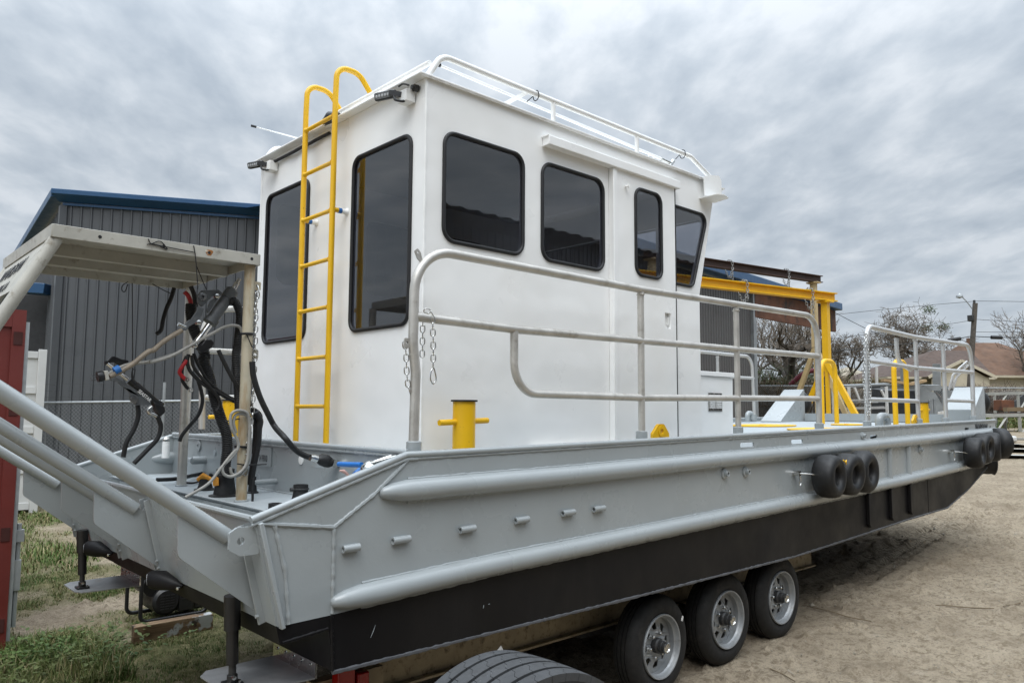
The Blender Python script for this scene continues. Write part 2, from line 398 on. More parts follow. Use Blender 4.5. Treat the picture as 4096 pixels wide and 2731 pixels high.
def grass_amt(X, Y):
    n = fbm(X, Y, .55, 4); n2 = fbm(X+40, Y-13, 2.3, 3)
    base = np.clip((4.2-X)/.9, 0, 1)*np.clip((Y-4.4)/.9, 0, 1)                     # rough grass behind the stern
    strip1 = np.exp(-((Y-(8.35+.10*(X-2)))/.42)**2)*np.clip((X-1.35)/.3, 0, 1)     # bare strip
    strip2 = np.exp(-((Y-(10.6+.1*(X-2)))/.45)**2)
    g = base*(1-.95*strip1)*(1-.8*strip2)+np.clip((Y-9.3)/.5, 0, 1)*np.clip((13-X)/2, 0, 1)*(1-.8*strip2)
    bare = np.clip((2.5-Y+4.0)/1.2, 0, 1)*np.clip((X-1.5)/.6, 0, 1)
    g = g*(1-bare)
    far = np.clip((X-33-.2*Y)/4, 0, 1)*np.clip((Y-5.0-.03*X)/1.5, 0, 1)*.9
    g = np.maximum(np.clip(g, 0, 1), far)
    return np.clip((g*1.15+(n-.5)*1.9+(n2-.5)*1.5)*1.15-.42, 0, 1)*(g > .02)
def axis(a, b, step, far, grow=1.16):
    mid = list(np.arange(a, b, step)); out = [b]; s = step
    while out[-1] < far: s *= grow; out.append(out[-1]+s)
    lo = [a]; s = step
    while lo[-1] > -far: s *= grow; lo.append(lo[-1]-s)
    return np.array(lo[:0:-1]+mid+out)
ax_, ay_ = axis(.6, 14.5, .042, 1400), axis(.2, 9.6, .042, 1400)
X, Y = np.meshgrid(ax_, ay_, indexing='ij')
near = np.clip(1-np.maximum(np.hypot(X-6, Y-4)-9, 0)/14, 0, 1)
gr = grass_amt(X, Y)
H = Gn(X, Y)+near*((fbm(X, Y, 1.1, 3)-.5)*.05+(fbm(X, Y, 7, 4, .6)-.5)*.060+np.maximum(fbm(X+5, Y, 11, 3)-.62, 0)*.22)
tr = np.zeros_like(X)
for P_, w in ((TRACK, .17), (TRACK2, .13), (TRACK3, .05)):
    d = seg_dist(X, Y, P_); inn = np.clip((w-d)/.05, 0, 1); rim = np.exp(-((d-w-.03)/.035)**2)
    H += -.030*inn+.022*rim; tr = np.maximum(tr, inn*(1 if w > .1 else .25))
nx, ny = X.shape
co = np.stack([X, Y, H], -1).reshape(-1, 3)
idx = np.arange(nx*ny).reshape(nx, ny)
quads = np.stack([idx[:-1, :-1], idx[1:, :-1], idx[1:, 1:], idx[:-1, 1:]], -1).reshape(-1, 4)
me = bpy.data.meshes.new('ground'); me.vertices.add(len(co)); me.vertices.foreach_set('co', co.ravel())
me.loops.add(quads.size); me.loops.foreach_set('vertex_index', quads.ravel()); me.polygons.add(len(quads))
me.polygons.foreach_set('loop_start', np.arange(0, quads.size, 4)); me.update(calc_edges=True)
for nm, arr in (('grass', gr), ('track', tr)):
    at_ = me.attributes.new(nm, 'FLOAT', 'POINT'); at_.data.foreach_set('value', arr.ravel().astype(np.float32))
m, t, b = mat_new('sandy_yard')
def attr(t, n): a = t.nodes.new('ShaderNodeAttribute'); a.attribute_name = n; return a.outputs['Fac']
sand = ramp_(t, noise(t, 1.7, 8, .62), [(.30, (.225, .182, .130)), (.50, (.318, .264, .192)), (.72, (.385, .325, .240))])
sand = mixc(t, ramp_(t, noise(t, 15, 9, .72), [(.38, .95), (.52, 0.0)]), sand, (.180, .142, .098))
sand = mixc(t, ramp_(t, noise(t, 6, 7, .7, sc=(.5, 1.6, 1)), [(.58, 0.0), (.72, .6)]), sand, (.42, .365, .285))
sand = mixc(t, ramp_(t, noise(t, 55, 6, .75), [(.36, .62), (.50, 0.0)]), sand, (.15, .12, .088))
sand = mixc(t, ramp_(t, noise(t, 95, 3, .7), [(.66, 0.0), (.74, .8)]), sand, (.47, .43, .36))
sand = mixc(t, ramp_(t, noise(t, 24, 6, .8), [(.355, .95), (.40, 0.0)]), sand, (.075, .058, .042))
soil = ramp_(t, noise(t, 9, 6, .65), [(.3, (.075, .075, .032)), (.55, (.14, .13, .058)), (.75, (.24, .195, .115))])
c = mixc(t, attr(t, 'grass'), sand, soil)
t.links.new(c, b.inputs['Base Color']); b.inputs['Roughness'].default_value = .95; b.inputs['Specular IOR Level'].default_value = .15
wv = t.nodes.new('ShaderNodeTexWave'); wv.inputs['Scale'].default_value = 5.2; wv.inputs['Distortion'].default_value = 3; wv.inputs['Detail'].default_value = 3; wv.inputs['Detail Scale'].default_value = 2
tcn = t.nodes.new('ShaderNodeTexCoord'); mpn = t.nodes.new('ShaderNodeMapping'); mpn.inputs['Rotation'].default_value = (0, 0, R(-18)); t.links.new(tcn.outputs['Object'], mpn.inputs[0]); t.links.new(mpn.outputs[0], wv.inputs[0])
ml = t.nodes.new('ShaderNodeMath'); ml.operation = 'MULTIPLY'; t.links.new(wv.outputs['Fac'], ml.inputs[0]); hm = t.nodes.new('ShaderNodeMath'); hm.operation = 'MULTIPLY'; t.links.new(attr(t, 'track'), hm.inputs[0]); hm.inputs[1].default_value = .6; t.links.new(hm.outputs[0], ml.inputs[1])
ad = t.nodes.new('ShaderNodeMath'); ad.operation = 'MULTIPLY_ADD'; t.links.new(noise(t, 34, 6, .7), ad.inputs[0]); ad.inputs[1].default_value = .8; t.links.new(ml.outputs[0], ad.inputs[2])
bump(t, b, ad.outputs[0], .95, .03)
go = link('ground', me, m, None, 60); struct(go)

# grass blades and weeds around the stern: nobody could count them
rs = np.random.RandomState(11)
def blades(n, x0, x1, y0, y1, hmin, hmax, wid, seed, thr=.25, dens=None):
    rs = np.random.RandomState(seed)
    bx = rs.uniform(x0, x1, n); by = rs.uniform(y0, y1, n); g = grass_amt(bx, by)
    keep = rs.rand(n) < np.clip(g*1.15-.08, 0, 1)
    if dens is not None: keep &= rs.rand(n) < dens(bx, by)
    bx, by, g = bx[keep], by[keep], g[keep]; k = len(bx)
    bz = Gn(bx, by)-.01; a = rs.uniform(0, 6.283, k); tilt = rs.uniform(.15, 1.1, k); h = rs.uniform(hmin, hmax, k)*(.45+.75*g); w = rs.uniform(.6, 1.3, k)*wid
    dx, dy = np.cos(a), np.sin(a); px, py = -dy, dx
    p = lambda s, z, ww: np.stack([bx+dx*s+px*ww, by+dy*s+py*ww, bz+z], -1)
    s1 = h*np.sin(tilt)*.35; z1 = h*np.cos(tilt*.6)*.55; s2 = h*np.sin(tilt)*1.0; z2 = h*np.cos(tilt)*.98
    V = np.stack([p(0*h, 0*h, -w/2), p(0*h, 0*h, w/2), p(s1, z1, -w*.4), p(s1, z1, w*.4), p(s2, z2, 0*w)], 1)
    return V.reshape(-1, 3), k
def grass_obj(name, sets, mat, label, cat):
    Vs, ks = zip(*sets); V = np.concatenate(Vs); k = sum(ks)
    q = (np.arange(k)*5)[:, None]; F4 = (q+np.array([0, 1, 3, 2])).ravel(); F3 = (q+np.array([2, 3, 4])).ravel()
    me = bpy.data.meshes.new(name); me.vertices.add(len(V)); me.vertices.foreach_set('co', V.ravel())
    me.loops.add(len(F4)+len(F3)); me.loops.foreach_set('vertex_index', np.concatenate([F4, F3])); me.polygons.add(2*k)
    me.polygons.foreach_set('loop_start', np.concatenate([np.arange(k)*4, 4*k+np.arange(k)*3])); me.update(calc_edges=True)
    o = link(name, me, mat, None, 0); return tag(o, label, cat, kind='stuff')
def leaf_mat(name, cols):
    m, t, b = mat_new(name)
    gi = t.nodes.new('ShaderNodeNewGeometry'); c = ramp_(t, gi.outputs['Random Per Island'], cols)
    c = mixc(t, ramp_(t, noise(t, 1.3, 4), [(.42, .0), (.68, .45)]), c, (.20, .16, .075))
    t.links.new(c, b.inputs['Base Color']); b.inputs['Roughness'].default_value = .65; b.inputs['Specular IOR Level'].default_value = .25
    return m
GRASSM = leaf_mat('grass_blades', [(0.0, (.045, .085, .016)), (.45, (.080, .135, .028)), (.74, (.12, .165, .045)), (.84, (.27, .22, .11)), (1, (.36, .30, .17))])
grass_obj('grass', [blades(90000, .4, 3.8, 4.6, 7.6, .012, .042, .0042, 1), blades(80000, .4, 4.5, 7.6, 10.5, .018, .06, .006, 2), blades(36000, 0, 9, 10.5, 16, .04, .12, .014, 3), blades(9000, .9, 2.0, 6.3, 7.7, .05, .17, .007, 4)], GRASSM, 'short patchy green and straw grass behind the stern of the boat', 'grass')
fg = []
rsf = np.random.RandomState(5)
grass_obj('far_grass', [blades(26000, 33, 52, 7, 20, .10, .28, .05, 6)], GRASSM, 'green strip of lawn under the far benches', 'grass')
# broad weed leaves by the container
def weeds(n, cx_, cy_, rad, seed, hh=.22, ls=.045):
    rs = np.random.RandomState(seed); mb = MB()
    for i in range(n):
        x = cx_+rs.normal()*rad; y = cy_+rs.normal()*rad*.8; z = G(x, y); hgt = rs.uniform(.05, hh)
        for k in range(rs.randint(4, 8)):
            a = rs.uniform(0, 6.28); l = rs.uniform(.6, 1.3)*ls; zz_ = z+hgt*rs.uniform(.3, 1); d = Vector((math.cos(a), math.sin(a), rs.uniform(-.3, .5))); s = Vector((-d.y, d.x, rs.uniform(-.3, .3)))
            o = Vector((x+rs.normal()*.02, y+rs.normal()*.02, zz_))
            mb.add([o, o+d*l*.5+s*l*.32, o+d*l, o+d*l*.5-s*l*.32], [(0, 1, 2, 3)])
    return mb
WEEDM = leaf_mat('weed_leaves', [(0, (.028, .060, .012)), (.6, (.055, .105, .022)), (1, (.085, .13, .035))])
mb = weeds(260, 1.55, 7.05, .35, 3); o = mb.build('weeds', WEEDM, None, ang=0); tag(o, 'leafy green weeds growing at the foot of the red container', 'weeds', kind='stuff')
# loose stones, clods and twigs on the sand
rs = np.random.RandomState(21); mb = MB()
for i in range(2600):
    x, y = rs.uniform(3.5, 14), rs.uniform(.4, 6.5)
    if i > 1900: x, y = rs.uniform(3.5, 26), rs.uniform(.4, 12)
    s = rs.uniform(.003, .010)*(1+2.4*(rs.rand() < .07)); z = G(x, y)+.004
    v = [Vector((rs.normal(), rs.normal(), rs.normal()*.7)).normalized()*s*rs.uniform(.7, 1.2) for _ in range(6)]
    pts = [Vector((1, 0, 0)), Vector((0, 1, 0)), Vector((-1, 0, 0)), Vector((0, -1, 0)), Vector((0, 0, .8)), Vector((0, 0, -.8))]
    mb.add([Vector((x, y, z))+p*s*rs.uniform(.6, 1.3) for p in pts], [(0, 1, 4), (1, 2, 4), (2, 3, 4), (3, 0, 4), (1, 0, 5), (2, 1, 5), (3, 2, 5), (0, 3, 5)])
o = mb.build('pebbles', paint('pebble', (.28, .25, .20), .9, var=.4, vs=4, bst=0), None, ang=0); tag(o, 'scattered pebbles and clods on the sandy yard', 'pebbles', kind='stuff')
for i, (pts, lab) in enumerate((([(5.471,3.030,0.100),(5.441,2.917,0.100),(5.375,2.784,0.100)], 'dark dead twig lying on sand beside the middle trailer wheel'),
        ([(7.180,3.571,0.150),(7.175,3.346,0.150),(7.120,3.144,0.150),(7.140,2.959,0.150)], 'long dry twig lying on sand beyond the front trailer wheel'),
        ([(8.060,2.733,0.200),(8.134,2.618,0.200),(8.170,2.516,0.200),(8.320,2.314,0.200)], 'straight broken stick lying on sand right of the boat'),
        ([(8.460,2.275,0.200),(8.586,2.220,0.200),(8.761,2.173,0.200)], 'reddish dry palm strip at the right edge of the yard'))):
    m = MB(); m.tube(spl([(x, y, G(x, y)+.015) for x, y, z in pts], 4), [.0045]*(4*(len(pts)-1)+1), 5); o = m.build('fallen_twig', BRUSH, None); tag(o, lab, 'twig', 'fallen twigs on the sand')

# ------------------------------------------------------------------ the work boat
def interp(x, tab):
    if x <= tab[0][0]: return tab[0][1]
    for (a, b), (c, d) in zip(tab, tab[1:]):
        if x <= c: return b+(d-b)*(x-a)/(c-a)
    return tab[-1][1]
YS, YP, XB = 3.18, 6.50, 11.89           # starboard side, port side, bow
SHEER = [(1.451, 1.428), (2.247, 1.677), (11.89, 1.817)]
PAINTL = [(1.575, .967), (1.839, .973), (2.67, 1.012), (5.04, 1.073), (8.42, 1.148), (10.35, 1.215), (11.47, 1.26)]
CHINE = [(1.851, .72), (4.0, .712), (6.2, .708), (7.4, .745), (8.7, .79), (9.9, .816), (10.7, .99), (11.46, 1.217)]
DECK = [(2.25, 1.58), (5.4, 1.618), (7.7, 1.655), (8.25, 1.708), (11.9, 1.772)]
UPT = [(2.09, 1.505), (3.32, 1.519), (5.05, 1.550), (7.24, 1.581), (9.5, 1.622), (11.86, 1.668)]
LOT = [(1.84, 1.03), (2.67, 1.068), (5.04, 1.126), (8.43, 1.200), (10.35, 1.27), (11.5, 1.318)]
sh = lambda x: interp(x, SHEER)
dk = lambda x: interp(x, DECK)
BOAT = thing('work_boat', 'long grey steel work boat with white wheelhouse standing on the trailer', 'boat', (6.6, 4.84, .71))
B = BOAT
scups = [rrect(5.372, 5.58, 1.632, 1.668, .012, 3), rrect(6.19, 6.40, 1.638, 1.675, .012, 3), rrect(7.80, 7.975, 1.652, 1.688, .012, 3), rrect(10.64, 10.79, 1.70, 1.733, .01, 3)]
top_poly = [(1.451, 1.428), (2.247, 1.677)]+[(x, sh(x)) for x in (4, 6, 8, 10)]+[(11.89, 1.817), (11.93, 1.47), (11.47, 1.26)]+PAINTL[::-1][1:]
bot_poly = PAINTL[:]+[(11.46, 1.217)]+CHINE[::-1][1:]+[(1.824, .912), (1.59, .89)]
for nm, y0, y1, hs in (('starboard', YS, YS+.014, scups), ('port', YP-.014, YP, [])):
    m = MB(); m.plate(top_poly, XZ, y0, y1, hs); m.build('topside_plate', GREY, B, ang=30)
    m = MB(); m.plate(bot_poly, XZ, y0+.001, y1-.001); m.build('bottom_plate', BLACKH, B, ang=30)
# keel plating, transoms and bow
m = MB()
prev = None
for (xa, za), (xb, zb) in zip(CHINE, CHINE[1:]):
    m.add([(xa, YS+.016, za), (xb, YS+.016, zb), (xb, YP-.016, zb), (xa, YP-.016, za)], [(0, 1, 2, 3)])
m.add([(1.59, YS+.016, .893), (1.824, YS+.016, .914), (1.824, YP-.016, .914), (1.59, YP-.016, .893)], [(0, 1, 2, 3)])
m.add([(1.851, YS+.016, .72), (1.851, YP-.016, .72), (1.826, YP-.016, .912), (1.826, YS+.016, .912)], [(0, 1, 2, 3)])
m.build('bottom_shell', BLACKH, B, ang=20)
tx = lambda z: 1.451+(1.428-z)*.2575
m = MB(); m.add([(tx(z)+d, y, z) for d in (0, .014) for z in (.97, 1.428) for y in (YS+.002, YP-.002)], [(0, 1, 3, 2), (4, 6, 7, 5), (0, 2, 6, 4), (1, 5, 7, 3), (0, 4, 5, 1), (2, 3, 7, 6)]); m.build('transom', GREY, B)
m = MB(); m.add([(tx(z)+d, y, z) for d in (0, .014) for z in (.89, .968) for y in (YS+.002, YP-.002)], [(0, 1, 3, 2), (4, 6, 7, 5), (0, 2, 6, 4), (1, 5, 7, 3), (0, 4, 5, 1), (2, 3, 7, 6)]); m.build('transom_boot', BLACKH, B)
m = MB()
for (xa, za), (xb, zb) in (((11.46, 1.217), (11.92, 1.47)), ((11.92, 1.47), (11.885, 1.815))):
    m.add([(xa, YS+.016, za), (xb, YS+.016, zb), (xb, YP-.016, zb), (xa, YP-.016, za)], [(0, 1, 2, 3)])
m.build('bow_plate', GREY, B, ang=20)
# corner doubler on the stern quarter, weld seams
m = MB(); m.add([(tx(z)+a, YS-.004, z) for z in (.95, 1.425) for a in (-.006, .05)], [(0, 1, 3, 2)]); 
P = [(tx(.96)+.02, YS-.004, .96), (tx(1.42)+.02, YS-.004, 1.42)]
m = MB(); m.bar(P[0], P[1], .02, .05, (0, 1, 0)); m.build('corner_doubler', GREY, B, bevel=.004)
welds = [[(1.47, YS, 1.415), (1.836, YS, 1.365), (2.05, YS, 1.50), (2.242, YS, 1.655)], [(1.836, YS, 1.365), (1.838, YS, .98)], [(1.545, YS, 1.40), (1.60, YS, 1.20), (1.625, YS, .97)]]
for i, w in enumerate(welds):
    m = MB(); p, r = bead(w, .0100, .012, i); m.tube(p, r, 7); m.build('weld_bead', GREY, B)
for i, w in enumerate([[(1.851, YS, .73), (1.835, YS, .97)], [(1.60, YS, .895), (1.82, YS, .915)]]):
    m = MB(); p, r = bead(w, .008, .012, i+9); m.tube(p, r, 6); m.build('weld_bead', BLACKH, B)
CHW = [(x, YS+.004, z-.004) for x, z in CHINE]
m = MB(); p, r = bead(CHW, .011, .02, 33); m.tube(p, r, 6); m.build('chine_weld', paint('scraped_chine', (.085, .088, .095), .5, var=.3, vs=9, bs=60, bst=.3), B)
# seams in the boot painted plate
for x in (9.3,):
    m = MB(); m.bb(x-.002, x+.002, YS-.0015, YS+.001, interp(x, CHINE)+.01, interp(x, PAINTL)-.01); m.build('plate_seam', BLACKH, B)
# sheer rod
for y in (YS+.004, YP-.004):
    q = [(1.44, y, 1.432), (2.235, y, 1.682)]+[(x, y, sh(x)+.004) for x in (2.3, 4, 6, 8, 10, 11.89)]
    m = MB(); m.tube(q, .017, 10); o = m.build('sheer_rod', GREY, B)
    m = MB(); p, r = bead([(a, b-.008 if y < 4 else b, c-.022) for a, b, c in q[:3]], .008, .014, 4); m.tube(p, r, 6); m.build('weld_bead', GREY, B)
    m = MB(); p, r = bead([(a, b-.006 if y < 4 else b, c-.021) for a, b, c in q[2:]], .006, .03, 5); m.tube(p, r, 5); m.build('weld_bead', GREY, B)
# rub rails: pipes half sunk in the side, with lumpy weld lines
for tab, nm in ((UPT, 5), (LOT, 6)):
    for y, s in ((YS-.006, -1), (YP+.006, 1)):
        x0 = tab[0][0]; pts = []; rad = []
        for k in range(60):
            x = x0+(tab[-1][0]-x0)*(k/59)**1.25
            d = x-x0
            pts.append((x, y, interp(x, tab))); rad.append(.056*min(1, .45+.55*(min(1, d/.16))**.6)*(1+.010*math.sin(k*1.7)*math.sin(k*.9)))
        pts.insert(0, (x0-.012, y+.0*s, tab[0][1])); rad.insert(0, .012)
        m = MB(); m.tube(pts, rad, 18); m.build('rub_rail', GREY, B, ang=60)
        if s < 0:
            for dz in (.056, -.056):
                w = [(x, YS-.003, interp(x, tab)+dz*.98) for x in np.linspace(x0+.15, tab[-1][0], 12)]
                m = MB(); p, r = bead(w, .0085, .03, nm+int(dz*99)); m.tube(p, r, 6); m.build('weld_bead', GREY, B)
# stub pipes, through-hull fittings
for (x, z) in ((1.921, 1.263), (2.201, 1.272), (2.622, 1.282), (3.018, 1.294), (3.401, 1.302), (3.679, 1.303)):
    m = MB(); ln = .05 if x > 2 else .043
    m.lathe([(.011, -ln), (.0185, -ln), (.0185, ln), (.011, ln)], AX((x, YS-.014, z), (1, 0, .02)), 16, close=True); m.build('stub_pipe', GREY, B)
def fitting(x, z, r=.036):
    m = MB(); m.lathe([(.012, 0), (r*1.15, 0), (r*1.1, .012), (r*.6, .016), (r*.6, .04), (r*.38, .04), (r*.36, .006)], AX((x, YS, z), (0, -1, 0)), 20); m.build('hull_fitting', GREY, B)
for x, z in ((5.432, 1.444), (5.131, 1.444), (9.10, 1.509), (7.61, 1.687)): fitting(x, z, .036 if z < 1.6 else .03)
# vertical ribs between the rub rails, dark skid angles below
for x in (7.68, 8.23, 8.74):
    m = MB(); m.tube([(x, YS-.004, interp(x, LOT)+.03), (x, YS-.004, interp(x, UPT)-.03)], .033, 12); m.build('side_rib', GREY, B)
    z0, z1 = interp(x, CHINE)+.045, interp(x, PAINTL)-.005
    m = MB(); m.plate([(x-.04, z1), (x+.03, z1), (x+.03, z0+.03), (x-.005, z0), (x-.04, z0+.03)], XZ, YS-.035, YS); m.build('skid_angle', BLACKH, B, bevel=.004)
# deck, well, bulkhead
m = MB()
xs = [2.25, 5.4, 7.7, 8.25, 11.88]
for a, b in zip(xs, xs[1:]): m.add([(a, YS+.014, dk(a)), (b, YS+.014, dk(b)), (b, YP-.014, dk(b)), (a, YP-.014, dk(a))], [(0, 1, 2, 3)])
m.build('deck', GREYD, B, ang=20)
m = MB(); m.bb(1.78, 2.25, YS+.015, YP-.015, 1.37, 1.385); m.build('well_floor', GREYD, B, bevel=.003)
m = MB(); m.bb(1.52, 1.78, YS+.015, YP-.015, 1.19, 1.20); m.bb(1.772, 1.780, YS+.015, YP-.015, 1.2, 1.3695); m.build('splash_trough', GREY, B)
for y in (3.62, 4.30, 4.95, 5.6, 6.2):
    m = MB(); m.plate([(1.47, 1.42), (1.775, 1.372), (1.775, 1.36), (1.47, 1.35)], XZ, y-.006, y+.006); m.build('trough_web', GREY, B)
m = MB(); m.bb(2.25, 2.262, YS+.015, YP-.015, 1.2, 1.69); m.build('bulkhead', GREY, B)
m = MB(); m.tube([(2.250, YS+.01, 1.692), (2.250, YP-.01, 1.700)], .016, 10); m.build('bulkhead_rod', GREY, B)
m = MB(); p, r = bead([(2.244, YS+.03, 1.672), (2.244, YP-.03, 1.678)], .009, .016, 12); m.tube(p, r, 6)
p, r = bead([(2.244, YS+.03, 1.388), (2.244, YP-.03, 1.388)], .007, .014, 13); m.tube(p, r, 6); m.build('weld_bead', GREY, B)
m = MB(); m.tube([(1.452, YS, 1.436), (1.452, YP, 1.436)], .014, 8); m.build('transom_rod', GREY, B)
m = MB(); p, r = bead([(1.77, 3.3, 1.388), (1.77, 6.4, 1.388)], .006, .05, 3); m.tube(p, r, 5); m.build('weld_bead', GREY, B)
# builder's plate on the bulkhead with its number
m = MB(); m.bb(2.243, 2.2495, 4.70, 5.02, 1.535, 1.652); o = m.build('number_plate', GREY, B)
p, r = bead([(2.244, 4.70, 1.535), (2.244, 4.70, 1.652), (2.244, 5.02, 1.652)], .005, .01, 3)
m = MB(); m.tube(p, r, 5); m.build('weld_bead', GREY, B)
LOOKF = Matrix(((0, 0, -1, 0), (-1, 0, 0, 0), (0, 1, 0, 0), (0, 0, 0, 1)))    # text read from aft, looking forward
text('plate_number', '14 F010', BLACKT, .062, Matrix.Translation((2.2425, 4.875, 1.565)) @ LOOKF, B, .001, .62)
LOOKP = Matrix(((1, 0, 0, 0), (0, 0, -1, 0), (0, 1, 0, 0), (0, 0, 0, 1)))      # text read from starboard
text('name_lettering', 'WARSAW', BLACKT, .122, Matrix.Translation((11.04, YS-.003, 1.690)) @ LOOKP, B, .001, .92, offset=.003)
m = MB(); m.lathe([(.004, 0), (.016, 0), (.016, .003), (.004, .003)], AX((11.66, YS, 1.735), (0, -1, 0)), 14); m.build('drain_plug', HUBD, B)
# bulkhead holes, elbow fittings, fuel/water separator in the well
for y, z, rr in ((4.30, 1.60, .028), (5.18, 1.60, .03), (5.62, 1.585, .022)):
    m = MB(); m.lathe([(.002, 0), (rr, 0), (rr, .006), (rr*.7, .007), (.002, .007)], AX((2.249, y, z), (-1, 0, 0)), 18); m.build('bulkhead_disc', WHITE2 if rr > .025 else GREYD, B)
for y0, y1, z0, z1 in ((4.02, 4.18, 1.565, 1.635), (3.60, 3.70, 1.55, 1.61), (5.45, 5.53, 1.575, 1.61)):
    m = MB(); m.bb(2.2485, 2.2495, y0, y1, z0, z1); m.build('limber_opening', GREYD, B)

# ---- motor guard arms hinged on the transom: pipe, gusset and hinge bracket each
ARMS = (3.33, 4.58, 5.28, 6.36)
for i, y in enumerate(ARMS):
    hz_, hx = 1.35, 1.40
    g = MB(); g.tube([(hx, y, hz_), (.20, y, hz_+1.2*.705)], .034, 18); a = g.build('guard_arm', GREY, B)
    for t_ in (.3, .55, .8):
        pass
    m = MB(); m.plate(rpoly([(1.185, 1.485), (1.192, 1.29), (1.555, 1.0), (1.588, .965), (1.535, 1.17), (1.475, 1.40), (1.44, 1.34)], [.003, .04, .004, .004, .004, .004, .004], 5), XZ, y-.006, y+.006); m.build('gusset_plate', GREY, a, bevel=.002)
    m = MB()
    for s in ((-1, 1) if i else (-1,)): m.bar((tx(1.40)-.006, y+s*.038, 1.40), (tx(.965)-.006, y+s*.038, .965), .012, .05, (1, 0, .25))
    m.build('hinge_bracket', GREY, a, bevel=.002)
    m = MB(); p, r = bead([(1.52, y-.008, 1.16), (1.57, y-.008, 1.0)], .008, .012, i); m.tube(p, r, 6); m.build('weld_bead', GREY, a)
    for z in (1.02, 1.06) if i else (1.0,):
        m = MB(); m.lathe([(.008, 0), (.008, .012), (.001, .012)], AX((tx(z)-.03, y-.05, z), (-1, 0, 0)), 6); m.build('bolt', GREY, a)
for y in (YS+.02, YP-.02):
    m = MB(); m.plate(rpoly([(1.352, 1.385), (1.385, 1.405), (1.47, 1.405), (1.485, 1.285), (1.40, 1.285), (1.352, 1.315)], .008, 3), XZ, y-.008, y+.008, [circ(1.402, 1.348, .0165, 18)]); m.build('clevis_ear', GREY, B, bevel=.003)
m = MB(); m.tube([(.24, 3.25, 2.165), (.24, 6.45, 2.165)], .034, 16); m.build('guard_cross_pipe', GREY, B)

# ---- trim tabs with cylinders
for (y0, y1) in ((3.36, 3.80), (5.92, 6.36)):
    yc_ = (y0+y1)/2
    m = MB(); m.plate([(1.50, y0+.03), (1.47, y0+.10), (1.47, y1-.06), (1.52, y1), (1.865, y1), (1.865, y0)], XY, .640, .646); t_ = m.build('trim_tab', paint('tab_steel_%d' % (y0*10), (.36, .365, .37), .4, metal=.4, var=.25, vs=5, bst=.1, dirt=(.25, .19, .12), dscale=6, dpos=(.6, .8)), B)
    m = MB(); m.bb(1.862, 1.872, y0, y1, .64, .72); m.build('hinge_strip', STEEL, t_)
    for k in range(5):
        m = MB(); m.lathe([(.008, 0), (.006, .006), (.001, .007)], AX((1.862, y0+.05+k*.085, .695), (-1, 0, 0)), 10); m.build('rivet', STEEL, t_)
    ct = Vector((1.515, yc_-.06, 1.05)); cb = Vector((1.535, yc_-.05, .665)); d = (cb-ct)
    pt = lambda t: ct+d*t
    m = MB(); m.tube([pt(0), pt(.40), pt(.402), pt(.80), pt(.802)], [.037, .037, .0275, .0275, .025], 20); cyl = m.build('tab_cylinder', PLAST, B)
    m = MB(); m.tube([pt(.78), pt(.96)], .017, 14); m.build('cylinder_rod', HUBD, cyl)
    m = MB(); m.plate(rrect(-.04, .04, -.045, .045, .012, 3), lambda u, v, t: (1.535+u, yc_-.05+v, .647+t), 0, .012); m.tube([pt(.93), (1.535, yc_-.05, .655)], .024, 14); m.build('cylinder_foot', PLAST, cyl, bevel=.002)
    for sx_ in (-1, 1):
        m = MB(); m.lathe([(.010, 0), (.009, .008), (.001, .009)], AX((1.535+sx_*.025, yc_-.05-.02, .659), (0, 0, 1)), 8); m.build('bolt', STEEL, cyl)
    m = MB(); m.lathe([(.011, 0), (.010, .008), (.001, .009)], AX((1.53, yc_-.075, .685), (0, -1, 0)), 8); m.build('bolt', STEEL, cyl)
# underwater light pods on the boot of the transom
for y in (4.40, 5.66):
    m = MB(); m.tube([(1.449, y+.060, .979), (1.462, y+.052, .980), (1.505, y+.0, .976), (1.535, y-.085, .965), (1.565, y-.12, .955)], [.036, .046, .050, .030, .008], 18, flat=1.05); p_ = m.build('light_pod', BLACKH, B)
    m = MB(); m.tube([(1.442, y+.062, .978), (1.456, y+.056, .979)], [.030, .034], 18); m.build('pod_lens', paint('pod_lens_%d' % (y*10), (.42, .44, .45), .3, var=.2, vs=30, bst=.1), p_)
    m = MB(); m.lathe([(.009, 0), (.008, .012), (.001, .013)], AX((1.545, y-.125, .95), (-1, -.6, 0)), 10); m.build('bolt', STEEL, p_)

# ---- stern canopy over the motor well
cp = MB(); cp.plate([(.84, 4.20), (1.895, 4.20), (1.895, 5.42), (.84, 5.42)], XY, 2.783, 2.790); CAN = cp.build('stern_canopy', CREAM, B)
for q in (((.84, 4.20), (1.895, 4.20)), ((.84, 5.42), (1.895, 5.42)), ((.84, 4.20), (.84, 5.42)), ((1.895, 4.20), (1.895, 5.42))):
    (xa, ya), (xb, yb) = q; m = MB(); m.bar((xa, ya, 2.764), (xb, yb, 2.764), .008, .064); m.build('fascia', CREAM, CAN, bevel=.002)
for yb in (4.62, 4.95):
    m = MB(); m.bb(.86, 1.88, yb, yb+.005, 2.725, 2.782); m.bb(.86, 1.88, yb, yb+.05, 2.720, 2.7249); m.build('canopy_stringer', CREAM, CAN)
for x in (1.05, 1.36, 1.60, 1.845):
    m = MB(); m.lathe([(.0085, 0), (.0085, .002), (.001, .002)], AX((x, 4.1965, 2.764), (0, -1, 0)), 12); m.build('drilled_hole', BLK, CAN)
m = MB(); m.plate([(1.60+.020*math.cos(a)*(1+.25*math.sin(3*a)), 2.764+.020*math.sin(a)*(1+.2*math.cos(2*a))) for a in np.linspace(0, 2*math.pi, 18, endpoint=False)], XZ, 4.1952, 4.1958)
m.build('rust_stain', paint('rust', (.33, .13, .03), .8, var=.5, vs=40, bst=.2, dirt=(.62, .585, .50), dscale=30, dpos=(.48, .62)), CAN)
